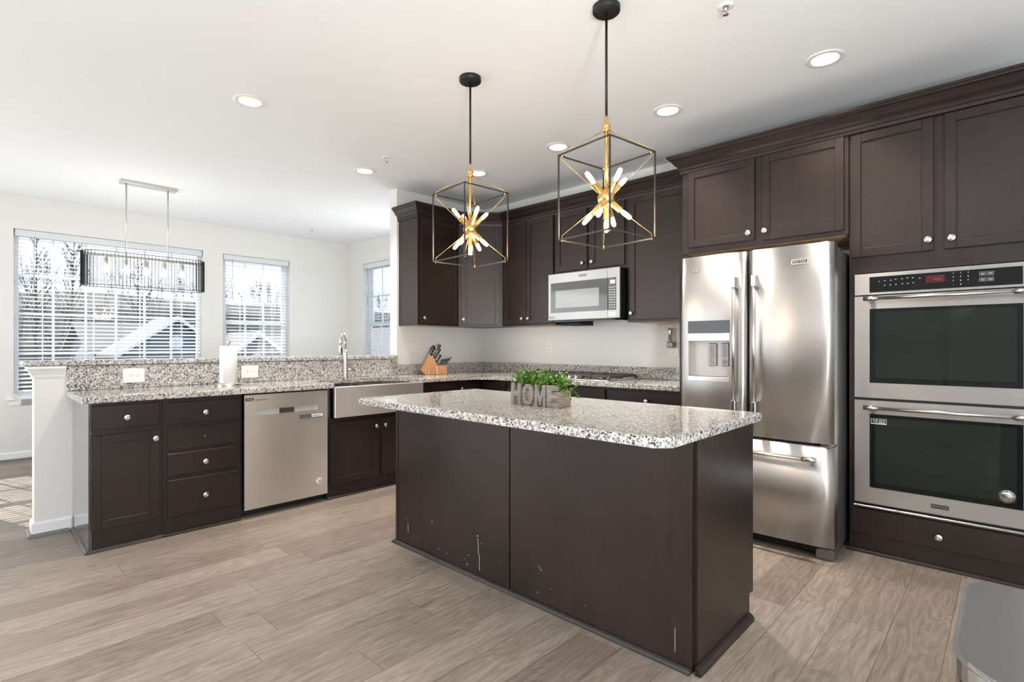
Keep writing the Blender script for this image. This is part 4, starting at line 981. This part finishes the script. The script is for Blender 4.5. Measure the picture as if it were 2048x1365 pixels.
# ------------------------------------------------------------------ cooktop
t_ = thing('gas_cooktop', 'stainless gas cooktop with dark cast-iron grates set in the back worktop', 'cooktop', (1.65, -.34, .911))
bm = B(); box(bm, 1.20, 2.10, -.605, -.085, .9112, .921, .004); obj('tray', bm, 'steelp', t_)
for gx0, gx1 in ((1.215, 1.500), (1.508, 1.792), (1.800, 2.085)):
    bm = B(); zt_, th_ = .957, .010; y0_, y1_ = -.585, -.10
    if gx0 == 1.508: y0_ = -.42
    for x in (gx0, gx1 - .012): prism(bm, [(y0_ + .02, zt_ - .016), (y0_ + .0, .9215), (y0_ + .03, .9215), (y0_ + .045, zt_ - .020), (y1_ - .045, zt_ - .020), (y1_ - .03, .9215), (y1_, .9215), (y1_ - .02, zt_ - .012), (y1_ - .04, zt_), (y0_ + .04, zt_)], x, x + .012, Fr((0, 0), (0, 1)))
    for k in range(3):
        y = y0_ + .04 + (y1_ - y0_ - .08) * k / 2; box(bm, gx0 + .012, gx1 - .012, y - .006, y + .006, zt_ - .014, zt_, .002)
    for k in range(1, 3):
        x = gx0 + (gx1 - gx0) * k / 3; box(bm, x - .005, x + .005, y0_ + .04, y1_ - .04, zt_ - .012, zt_ - .001, .002)
    obj('grate', bm, 'iron', t_)
for bx_, by_, r_ in ((1.357, -.46, .035), (1.357, -.22, .045), (1.65, -.25, .05), (1.942, -.46, .035), (1.942, -.22, .045)):
    bm = B(); lathe(bm, (bx_, by_, .9212), (0, 0, 1), [(r_ + .01, 0), (r_ + .01, .006), (r_, .008), (r_, .014), (r_ - .008, .018), (0, .018)], 20); obj('burner_cap', bm, 'iron', t_)
for k in range(5):
    bm = B(); kx = 1.50 + k * .072; ky = -.515
    lathe(bm, (kx, ky, .9212), (0, 0, 1), [(.020, 0), (.020, .004), (.0165, .006), (.0155, .022), (.0135, .024), (0, .024)], 16); box(bm, kx - .004, kx + .004, ky - .016, ky + .016, .945, .952, .001); obj('control_knob', bm, 'pewter', t_)

# ------------------------------------------------------------------ wall plates
def plate(fr, u0, u1, v0, v1, label, kind, name='power_outlet', cat='outlet', m='cream', horiz=False, w=0.0):
    t_ = thing(name, label, cat, fr((u0 + u1) / 2, v0, w), 'wall plates')
    bm = B(); box(bm, u0, u1, v0, v1, w + .0004, w + .006, .003, fr); obj('cover_plate', bm, m, t_)
    uc, vc = (u0 + u1) / 2, (v0 + v1) / 2
    def recept(a, c_):
        bm = B(); pts_ = [(a + .0165 * cos(R(k * 30)) * (.95 if not horiz else .85), c_ + .0165 * sin(R(k * 30)) * (.8 if not horiz else .95)) for k in range(12)]
        prism(bm, pts_, w + .0055, w + .0075, fr); rc = obj('receptacle', bm, m, t_)
        bm = B()
        if horiz:
            for dz in (-.006, .006): box(bm, a - .004, a + .003, c_ + dz - .001, c_ + dz + .001, w + .0075, w + .0078, 0, fr)
            lathe(bm, fr(a + .009, c_, w + .0075), fr.N, [(.0022, 0), (.0022, .0004)], 8)
        else:
            for dx in (-.006, .006): box(bm, a + dx - .001, a + dx + .001, c_ - .002, c_ + .005, w + .0075, w + .0078, 0, fr)
            lathe(bm, fr(a, c_ - .008, w + .0075), fr.N, [(.0022, 0), (.0022, .0004)], 8)
        obj('slots', bm, 'inkb', rc)
    def toggle(a, c_):
        bm = B(); box(bm, a - .005, a + .005, c_ - .011, c_ + .011, w + .0055, w + .008, .001, fr); box(bm, a - .003, a + .003, c_ - .001, c_ + .009, w + .008, w + .016, .001, fr); obj('switch_toggle', bm, m, t_)
    if kind == 'duplex':
        for s in (-1, 1): recept(uc + (s * .022 if horiz else 0), vc + (0 if horiz else s * .022))
    if kind == 'combo':
        toggle(u0 + .045, vc); toggle(uc + .004, vc)
        for s in (-1, 1): recept(u1 - .036, vc + s * .022)
    bm = B(); lathe(bm, fr(uc, vc if kind != 'combo' else v1 - .01, w + .006), fr.N, [(.0025, 0), (.0015, .0008), (0, .001)], 8); obj('screw', bm, 'pewter', t_)
    return t_
plate(LFT, -3.452, -3.325, .948, 1.048, 'white horizontal outlet on the granite strip above the drawer cabinets', 'duplex', m='white', horiz=True, w=.0215)
plate(LFT, -2.680, -2.550, .948, 1.046, 'white horizontal outlet on the granite strip right of the paper towel', 'duplex', m='white', horiz=True, w=.0215)
plate(LFT, -1.078, -.903, 1.128, 1.248, 'wide cream switch and outlet plate on the wall left of the knife block', 'combo', 'switch_plate', 'switch')
plate(LFT, -.168, -.078, 1.130, 1.250, 'cream outlet on the left wall close to the kitchen corner', 'duplex')
plate(BCK, .955, 1.040, 1.122, 1.247, 'cream outlet on the back wall under the two-door cabinet', 'duplex')
plate(BCK, 2.330, 2.420, 1.112, 1.240, 'outlet beside the refrigerator below the plugged-in handheld device', 'duplex')
t_ = thing('handheld_device', 'silver and grey handheld rechargeable device upright in its plug-in charger beside the refrigerator', 'gadget', (2.37, -.03, 1.19))
bm = B(); box(bm, 2.335, 2.398, 1.190, 1.236, .0085, .062, .006, BCK); obj('charger_base', bm, 'side', t_)
bm = B(); rings = [(1.222, .013), (1.25, .015), (1.29, .016), (1.315, .020), (1.352, .0215), (1.356, .018)]
lathe(bm, (2.364, -.043, 0), (0, 0, 1), [(r_, z) for z, r_ in rings], 20); obj('handle_body', bm, 'pewter', t_)
bm = B(); box(bm, 2.352, 2.372, 1.245, 1.30, .0585, .0605, .001, BCK); obj('grip', bm, 'dkgrey', t_)

# ------------------------------------------------------------------ counter objects
hx, hy, hz = .27, -2.855, .9115
t_ = thing('paper_towel_holder', 'round steel paper towel holder with ball finial on the peninsula worktop', 'paper towel holder', (hx, hy, hz))
bm = B(); lathe(bm, (hx, hy, hz), (0, 0, 1), [(.092, 0), (.092, .014), (.089, .018), (0, .018)], 36, cap=False); lathe(bm, (hx, hy, hz), (0, 0, 1), [(0, 0), (.092, 0)], 36, cap=False); obj('base', bm, 'nickel', t_)
bm = B(); tube(bm, [(hx, hy, hz + .018), (hx, hy, hz + .31)], .006, 10); obj('post', bm, 'nickel', t_)
bm = B(); rh = .017; lathe(bm, (hx, hy, hz + .322), (0, 0, 1), [(0, -rh)] + [(rh * cos(R(a)), rh * sin(R(a))) for a in range(-75, 76, 15)] + [(0, rh)], 20); obj('ball_finial', bm, 'nickel', t_)
bm = B(); tube(bm, [(hx - .01, hy + .083, hz + .017), (hx - .01, hy + .083, hz + .10)], .0035, 8); obj('tension_arm', bm, 'nickel', t_)
bm = B(); lathe(bm, (hx, hy, hz + .0185), (0, 0, 1), [(.02, 0), (.058, 0), (.058, .272), (.055, .274), (.02, .274), (.02, 0)], 40, cap=False)
# loose sheet edge
n_ = Vector((cos(R(-62)), sin(R(-62)), 0)); tg = Vector((-n_.y, n_.x, 0)); p = Vector((hx, hy, hz)) + n_ * .0585
vs_ = [bm.verts.new(p + tg * a + n_ * o_ + Vector((0, 0, z))) for z in (.0195, .29) for a, o_ in ((.01, -.0015), (-.022, .003), (-.022, .0036), (.01, -.0005))]
for k in range(4): bm.faces.new((vs_[k], vs_[(k + 1) % 4], vs_[4 + (k + 1) % 4], vs_[4 + k]))
tag(obj('paper_towel_roll', bm, 'paper'), 'roll of white paper towel on the round steel holder', 'paper towel')

# knife block: stands in the left run near the corner
kb = Vector((.20, -.90, .9118)); KA = R(28)
KB = Fr((kb.x, kb.y, 0), (cos(R(62)), sin(R(62))))     # u: slope direction seen side-on
KB.o.z = kb.z
t_ = thing('knife_block', 'slanted warm-toned wooden knife block near the kitchen corner', 'knife block', kb)
bm = B()
prism(bm, [(-.105, .02), (-.085, 0), (.125, 0), (.135, .015), (.135, .088), (.035, .088), (-.012, .180), (-.045, .205), (-.13, .045)], -.055, .055, KB, .003)
obj('block_body', bm, 'bamboo', t_)
bm = B()
for x0_, x1_ in ((-.052, -.044), (.030, .038)): box(bm, x0_, x1_, .002, .05 if x0_ < 0 else .086, .0551, .0556, 0, KB)
lab(obj('pale_inlay', bm, plain_wood('pale_maple', (.6, .42, .24), (.72, .54, .34), (40, 40, 2)), t_), 'pale wood stripes')
def knife(u, v, w, L_, label, r=.0085, ang=62, steelcap=True, grp='knives in the wooden block', name='kitchen_knife', cat='knife'):
    d = KB.U * cos(R(ang)) + Vector((0, 0, sin(R(ang)))); p = KB(u, v, w)
    k_ = thing(name, label, cat, p, grp)
    bm = B(); X, Y = KB.N, d.cross(KB.N)
    rows = []
    for s, a, b_ in ((0, .9, .8), (.12, 1, .9), (.5, 1.0, .75), (.8, 1.15, .9), (.95, 1.1, .9), (1.0, .7, .6)):
        c_ = p + d * (.012 + L_ * s) + KB.U * (0.010 * s * s); rows.append([bm.verts.new(c_ + X * (r * .62 * b_ * cos(2 * pi * i / 10)) + Y * (r * 1.25 * a * sin(2 * pi * i / 10))) for i in range(10)])
    for a, b_ in zip(rows, rows[1:]):
        for i in range(10): bm.faces.new((a[i], a[(i + 1) % 10], b_[(i + 1) % 10], b_[i])).smooth = True
    bm.faces.new(rows[0]); bm.faces.new(rows[-1]); obj('handle', bm, 'bakelite', k_)
    bm = B(); tube(bm, [p - d * .03, p + d * .012], r * .62, 8)
    if steelcap: tube(bm, [p + d * .013 + Y * (-r * 1.15), p + d * (L_ * .5) + Y * (-r * 1.02) + KB.U * .0022, p + d * (L_ * .95) + Y * (-r * 1.25) + KB.U * .009], r * .34, 6)
    obj('bolster', bm, 'steelp', k_)
def onslope(s): return (.035 - .047 * s, .088 + .092 * s)   # along the front slope
knife(*onslope(.95), .028, .135, 'big black-handled knife with steel edge, second highest in the block', .0125)
knife(*onslope(.95), -.006, .128, 'big black-handled knife leaning in the block top row, middle one', .0125)
knife(*onslope(.72), .030, .110, 'medium black-handled knife below the large ones, near side', .012)
knife(*onslope(.66), -.012, .115, 'medium black-handled knife in the middle row, centre', .012)
knife(*onslope(.60), -.040, .105, 'medium black-handled knife in the middle row, far side', .009)
knife(*onslope(.30), .034, .085, 'short paring knife leaning low on the near side of the slope', .009)
for k in range(7):
    knife(.046 + .0135 * k, .089, .034 - .004 * k, (.070, .066, .074, .068, .078, .074, .088)[k], 'small black-handled steak knife in the low row at the front of the block', .0040, 60, True, 'steak knives in the block', 'steak_knife')
# spatula-shaped black scissor handles at the top
p = KB(-.030, .195, .0); d = KB.U * cos(R(66)) + Vector((0, 0, sin(R(66))))
k_ = thing('honing_tool', 'wide black oval handle sticking up highest at the back of the knife block', 'kitchen tool', p)
bm = B(); rows = []
for s, a in ((0, .35), (.15, .55), (.4, .95), (.65, 1.05), (.85, .8), (1, .3)):
    c_ = p - d * .01 + d * (.12 * s); X = d.cross(KB.N); rows.append([bm.verts.new(c_ + X * (.024 * a * cos(2 * pi * i / 14)) + KB.N * (.008 * a ** .5 * sin(2 * pi * i / 14))) for i in range(14)])
for a, b_ in zip(rows, rows[1:]):
    for i in range(14): bm.faces.new((a[i], a[(i + 1) % 14], b_[(i + 1) % 14], b_[i])).smooth = True
bm.faces.new(rows[0]); bm.faces.new(rows[-1]); obj('handle', bm, 'bakelite', k_)

# planter with the word HOME
PX0, PX1, PY0, PY1, PZ = 2.560, 2.866, -2.226, -2.108, .9008
t_ = thing('wooden_planter', 'small weathered wooden box planter with cut-out letters HOME on its front', 'planter', ((PX0 + PX1) / 2, (PY0 + PY1) / 2, PZ))
PF = Fr((0, 0), (1, 0))
bm = B(); hgt = .098
box(bm, PX0 + .004, PX1, -PY0 * -1 if 0 else PY0 + .014, PY0 + .020, PZ, PZ + hgt - .02, .001)
box(bm, PX0 + .004, PX1, PY1 - .008, PY1, PZ, PZ + hgt - .018, .001); box(bm, PX0 + .004, PX0 + .012, PY0 + .020, PY1 - .008, PZ, PZ + hgt - .02, .001); box(bm, PX0 + .012, PX1 - .008, PY0 + .02, PY1 - .008, PZ, PZ + .01, 0)
obj('box_body', bm, 'greywood2', t_)
bm = B(); box(bm, PX1 - .008, PX1, PY0 + .0205, PY1 - .0085, PZ, PZ + hgt - .018, .001); lab(obj('side_board', bm, 'greywood2', t_), 'browner wooden side board')
wF0, wF1 = -(PY0 + .0135), -(PY0)
LW = .068; gap = .0095; H_ = .110
def L2(pts_, x): return [(PX0 + x + a * LW, PZ + b_ * H_) for a, b_ in pts_]
lets = {'H': [[(0, 0), (.30, 0), (.30, .38), (.66, .38), (.66, 0), (.97, 0), (.97, 1), (.66, 1), (.66, .66), (.30, .66), (.30, 1), (0, 1)]],
        'M': [[(0, 0), (.24, 0), (.24, .55), (.48, .05), (.56, .05), (.80, .55), (.80, 0), (1.04, 0), (1.04, 1), (.80, 1), (.52, .45), (.24, 1), (0, 1)]],
        'E': [[(0, 0), (1.0, 0), (1.0, .24), (.42, .24), (.42, .39), (.92, .39), (.92, .60), (.42, .60), (.42, .76), (1.0, .76), (1.0, 1), (0, 1)]]}
x = 0
for ch in 'HOME':
    bm = B()
    if ch == 'O':
        n = 28; oc = (PX0 + x + LW * .55, PZ + H_ * .5); a = []
        for (rx_, rz_) in ((.56 * LW, .5 * H_), (.26 * LW, .29 * H_)):
            for w_ in (wF0, wF1): a.append([bm.verts.new(PF(oc[0] + rx_ * cos(2 * pi * i / n), oc[1] + rz_ * sin(2 * pi * i / n), w_)) for i in range(n)])
        for i in range(n):
            j = (i + 1) % n
            for p_, q_ in ((0, 1), (2, 3), (0, 2), (1, 3)): bm.faces.new((a[p_][i], a[p_][j], a[q_][j], a[q_][i]))
        adv = LW * 1.12 + gap
    else:
        for pl in lets[ch]: prism(bm, L2(pl, x), wF0, wF1, PF)
        adv = LW * (1.04 if ch == 'M' else 1.0) + gap
    obj('letter', bm, 'greywood', t_); x += adv
# greenery
random.seed(3)
bm = B()
def leaf(c_, d, up, s):
    d = d.normalized(); sd = d.cross(up).normalized(); nn_ = sd.cross(d)
    p = [c_, c_ + d * s * .45 + sd * s * .36 + nn_ * s * .07, c_ + d * s, c_ + d * s * .45 - sd * s * .36 + nn_ * s * .07]
    v_ = [bm.verts.new(q) for q in p]; v_.append(bm.verts.new(c_ + d * s * .5))
    bm.faces.new((v_[0], v_[1], v_[4])); bm.faces.new((v_[1], v_[2], v_[4])); bm.faces.new((v_[2], v_[3], v_[4])); bm.faces.new((v_[3], v_[0], v_[4]))
for k in range(210):
    bx_ = random.uniform(PX0 + .02, PX1 - .015); by_ = random.uniform(PY0 + .03, PY1 - .012)
    lean = Vector(((bx_ - (PX0 + PX1) / 2) * 1.5 + random.uniform(-.35, .35), random.uniform(-.5, .5) + (by_ - (PY0 + PY1) / 2) * 3, random.uniform(.6, 1.2))).normalized()
    p = Vector((bx_, by_, PZ + .055)); L_ = random.uniform(.06, .125); pts_ = [p.copy()]
    for s in range(5):
        lean = (lean + Vector((random.uniform(-.2, .2), random.uniform(-.2, .2), -.03))).normalized(); p = p + lean * L_ / 5; pts_.append(p.copy())
        for h_ in range(3):
            dd = Vector((random.uniform(-1, 1), random.uniform(-1, 1), random.uniform(-.1, .9))); leaf(p, dd + lean * .5, Vector((random.uniform(-.4, .4), random.uniform(-.4, .4), 1)), random.uniform(.013, .021))
    tube(bm, pts_, .0009, 3)
for sgn, ex in ((1, PX1 + .02), (-1, PX0 - .012)):   # trailing sprigs
    for k in range(5):
        p = Vector((ex - sgn * .035, random.uniform(PY0 + .03, PY1), PZ + .085)); d_ = Vector((sgn * .9, random.uniform(-.3, .3), .25)).normalized()
        for s in range(7):
            d_ = (d_ + Vector((0, 0, -.22 if sgn > 0 else -.14))).normalized(); p = p + d_ * .011
            for h_ in range(3): leaf(p, Vector((random.uniform(-1, 1), random.uniform(-1, 1), random.uniform(-.6, .6))), Vector((0, random.uniform(-.5, .5), 1)), random.uniform(.010, .016))
tag(obj('boxwood_greenery', bm, 'leaf'), 'bushy green boxwood sprigs filling the HOME planter', 'plant')

# trash can
t_ = thing('trash_can', 'stainless steel trash can with flat grey lid, cut off at the lower right corner', 'trash can', (4.62, -2.8, 0))
def dshape(g):
    x0_, x1_, yb_, yf_ = 4.396 + g, 4.86 - g, -2.560 - g, -2.93; r_ = .07 - g
    pts_ = arc(x0_ + r_, yb_ - r_, r_, 180, 90, 8)[::1] + arc(x1_ - r_, yb_ - r_, r_, 90, 0, 8)
    xm_, hw_, ry_ = (x0_ + x1_) / 2, (x1_ - x0_) / 2, .17 - g
    for k in range(29):
        a_ = pi * k / 28; c_, s_ = cos(a_), sin(a_)
        pts_.append((xm_ + hw_ * math.copysign(abs(c_) ** (2 / 2.7), c_), yf_ - ry_ * s_ ** (2 / 2.7)))
    return pts_
bm = B(); prism(bm, dshape(.004), .012, .615); obj('body', bm, steel('brushed_steel_vertical', (.60, .59, .58), .24, 'z', 0), t_, smooth=False)
bm = B(); prism(bm, dshape(.006), 0, .012); obj('base_ring', bm, 'bmetal', t_)
bm = B(); prism(bm, dshape(0), .616, .648, bev=.006); obj('rim', bm, simple('bright_rim', (.85, .85, .84), .22, .9), t_)
bm = B(); prism(bm, dshape(.009), .6485, .652, bev=.0015); obj('lid', bm, simple('satin_lid', (.36, .35, .33), .26, .7), t_)

# dining table behind the half wall
t_ = thing('dining_table', 'grey-topped dining table corner showing left of the half wall below the picture window', 'table', (-2.1, -2.95, 0))
bm = B(); box(bm, -2.62, -1.60, -3.868, -2.05, .70, .752, .004); obj('tabletop', bm, simple('grey_table', (.30, .30, .29), .18), t_)
for x in (-2.4, -1.75):
    for y in (-3.2, -2.25): bm = B(); box(bm, x - .035, x + .035, y - .035, y + .035, 0, .699, .003); obj('leg', bm, 'side', t_)

# ------------------------------------------------------------------ outdoors
GZ = -2.75
bm = B(); box(bm, -110, -3.5, -80, 90, GZ - .3, GZ); tag(obj('lawn', bm, 'ground'), 'pale winter ground seen through the blinds', 'ground', kind='structure')
bm = B(); n = 24; rows = []
for i, xx in enumerate((-52, -58, -66, -80, -105)):
    zz = (GZ, GZ + 4.0, GZ + 8.0, GZ + 10.3, GZ + 10.5)[i]; rows.append([bm.verts.new((xx + 1.5 * sin(j * 1.7), -90 + j * 8, zz + (random.uniform(-.4, .4) if i else 0))) for j in range(n)])
for a, b_ in zip(rows, rows[1:]):
    for j in range(n - 1): bm.faces.new((a[j], a[j + 1], b_[j + 1], b_[j]))
tag(obj('wooded_bank', bm, 'hill'), 'brown wooded bank rising behind the neighbouring houses', 'hillside', kind='structure')
bm = B(); rows = []
for i, yy in enumerate((30, 36, 46, 60)):
    zz = (GZ, GZ + 4.0, GZ + 8.5, GZ + 9)[i]; rows.append([bm.verts.new((-70 + j * 8, yy + 1.5 * sin(j * 1.7), zz)) for j in range(10)])
for a, b_ in zip(rows, rows[1:]):
    for j in range(9): bm.faces.new((a[j], a[j + 1], b_[j + 1], b_[j]))
tag(obj('wooded_bank', bm, 'hill'), 'brown wooded bank beyond the narrow side window', 'hillside', kind='structure')
def tree_into(bm, x, y, z, H, rng, twigs=14):
    top = Vector((x + rng.uniform(-.5, .5), y + rng.uniform(-.5, .5), z + H)); base = Vector((x, y, z))
    tube(bm, [base, base.lerp(top, .5) + Vector((rng.uniform(-.2, .2), rng.uniform(-.2, .2), 0)), top], [H * .009, H * .006, .015], 5)
    for k in range(twigs):
        s = rng.uniform(.3, .95); p = base.lerp(top, s); a = rng.uniform(0, 2 * pi); L_ = H * .3 * (1.15 - s)
        q_ = p + Vector((cos(a) * L_ * rng.uniform(.3, .7), sin(a) * L_ * rng.uniform(.3, .7), L_ * rng.uniform(.6, 1.1))); tube(bm, [p, p.lerp(q_, .5) + Vector((0, 0, -.1)), q_], [H * .0028, H * .0018, .008], 4)
        for j in range(3):
            s2 = rng.uniform(.3, .9); p2 = p.lerp(q_, s2); a2 = a + rng.uniform(-1.2, 1.2); l2 = L_ * .45
            tube(bm, [p2, p2 + Vector((cos(a2) * l2 * .6, sin(a2) * l2 * .6, l2 * .8))], [.018, .008], 3)
rng = random.Random(11)
bm = B()
for k in range(420):
    x_ = rng.uniform(-76, -48); y_ = rng.uniform(-22, 60); tree_into(bm, x_, y_, GZ + min(10, max(0, (-50 - x_) * .55)), rng.uniform(2.2, 3.6), rng, 12)
for k in range(40):
    x_ = rng.uniform(-60, -20); y_ = rng.uniform(31, 45); tree_into(bm, x_, y_, GZ + max(0, (y_ - 30) * .55), rng.uniform(3.0, 4.5), rng, 12)
tag(obj('bare_woodland', bm, 'bark'), 'dense band of leafless trees beyond the neighbouring houses', 'woods', kind='stuff')
for k, (x_, y_, H, s) in enumerate(((-41, -.8, 11.4, 'tall bare tree at the far left of the picture window'), (-42, .9, 11.8, 'bare tree with forked crown left of the chandelier, outside'), (-44, 5.6, 11.0, 'bare tree outside behind the middle of the chandelier'))):
    bm = B(); tree_into(bm, x_, y_, GZ, H, rng, 34); tag(obj('bare_tree', bm, 'bark'), s, 'tree', 'bare trees outside the picture window')
def house(x0, x1, y0, y1, zw, zr, axis, label, wallm, loc=None):
    """gabled house; ridge along axis"""
    t_ = thing('neighbour_house', label, 'house', ((x0 + x1) / 2, (y0 + y1) / 2, GZ), 'neighbouring houses')
    o = .35; bm = B()
    if axis == 'x':
        ym = (y0 + y1) / 2; prism(bm, [(y0, GZ), (y1, GZ), (y1, zw), (ym, zr - .1), (y0, zw)], x0, x1, Fr((0, 0), (0, 1)))
    else:
        xm = (x0 + x1) / 2; prism(bm, [(x0, GZ), (x1, GZ), (x1, zw), (xm, zr - .1), (x0, zw)], -y1, -y0, Fr((0, 0), (1, 0)))
    obj('walls', bm, wallm, t_)
    bm = B(); sl = (zr - zw) / ((y1 - y0) / 2 if axis == 'x' else (x1 - x0) / 2)
    if axis == 'x':
        pts_ = [(y0 - o, zw - sl * o), (ym, zr), (y1 + o, zw - sl * o), (y1 + o, zw - sl * o + .12), (ym, zr + .14), (y0 - o, zw - sl * o + .12)]; prism(bm, pts_, x0 - o, x1 + o, Fr((0, 0), (0, 1)))
    else:
        pts_ = [(x0 - o, zw - sl * o), (xm, zr), (x1 + o, zw - sl * o), (x1 + o, zw - sl * o + .12), (xm, zr + .14), (x0 - o, zw - sl * o + .12)]; prism(bm, pts_, -y1 - o, -y0 + o, Fr((0, 0), (1, 0)))
    obj('roof', bm, 'roof', t_)
    bm = B()
    if axis == 'x':
        for s in (-1, 1):
            prism(bm, [(ym, zr - .02), (ym + s * ((y1 - y0) / 2 + o), zw - sl * o - .02), (ym + s * ((y1 - y0) / 2 + o), zw - sl * o + .13), (ym, zr + .15)], x1 + o, x1 + o + .06, Fr((0, 0), (0, 1)))
        obj('gable_trim', bm, 'vinyl', t_)
        bm = B(); lathe(bm, (x1 + .01, ym, zr - 1.0), (1, 0, 0), [(.28, 0), (.28, .05), (.22, .06), (0, .06)], 20); obj('round_vent', bm, 'vinyl', t_)
        wpos = [(x1 + .01, ym - 1.3), (x1 + .01, ym + 1.3)]
        for a, b_ in wpos:
            bm = B(); box(bm, a, a + .05, b_ - .45, b_ + .45, -1.5, .1, 0); ww_ = obj('window', bm, 'vinyl', t_)
            bm = B(); box(bm, a + .05, a + .06, b_ - .38, b_ + .38, -1.42, .02, 0); obj('pane', bm, 'glasso', ww_)
    else:
        bm = B(); box(bm, x1 + .02, x1 + .4, y0 - o, y1 + o, zw - sl * o - .05, zw - sl * o + .06, 0); obj('gutter', bm, 'vinyl', t_)
        for k in range(3):
            yy = y0 + (y1 - y0) * (k + .5) / 3; bm = B(); box(bm, x1 + .01, x1 + .06, yy - .45, yy + .45, -1.6, 0, 0); ww_ = obj('window', bm, 'vinyl', t_)
            bm = B(); box(bm, x1 + .06, x1 + .07, yy - .38, yy + .38, -1.52, -.08, 0); obj('pane', bm, 'glasso', ww_)
    return t_
house(-25.6, -22, .5, 4.2, .95, 2.33, 'x', 'grey-sided garage with a round gable vent at the right of the picture window', 'siding')
house(-34.5, -26.7, .2, 4.6, 1.0, 2.3, 'y', 'long low-roofed house behind the garage in the picture window', 'siding2')
house(-19.5, -17, 2.88, 4.79, .85, 1.615, 'x', 'small pale blue gabled house seen through the middle window', 'siding')
house(-39, -31.8, 6.6, 12.5, .7, 1.8, 'y', 'brown-roofed house behind the pale gable in the middle window', 'siding2')
house(-31, -20, 12.6, 17.5, .7, 2.2, 'x', 'blue-grey gabled house seen through the narrow side window', 'siding')
house(-20, -14, -6.6, -4.0, .5, 1.9, 'x', 'pale blue shed at the far left of the picture window', 'siding2')
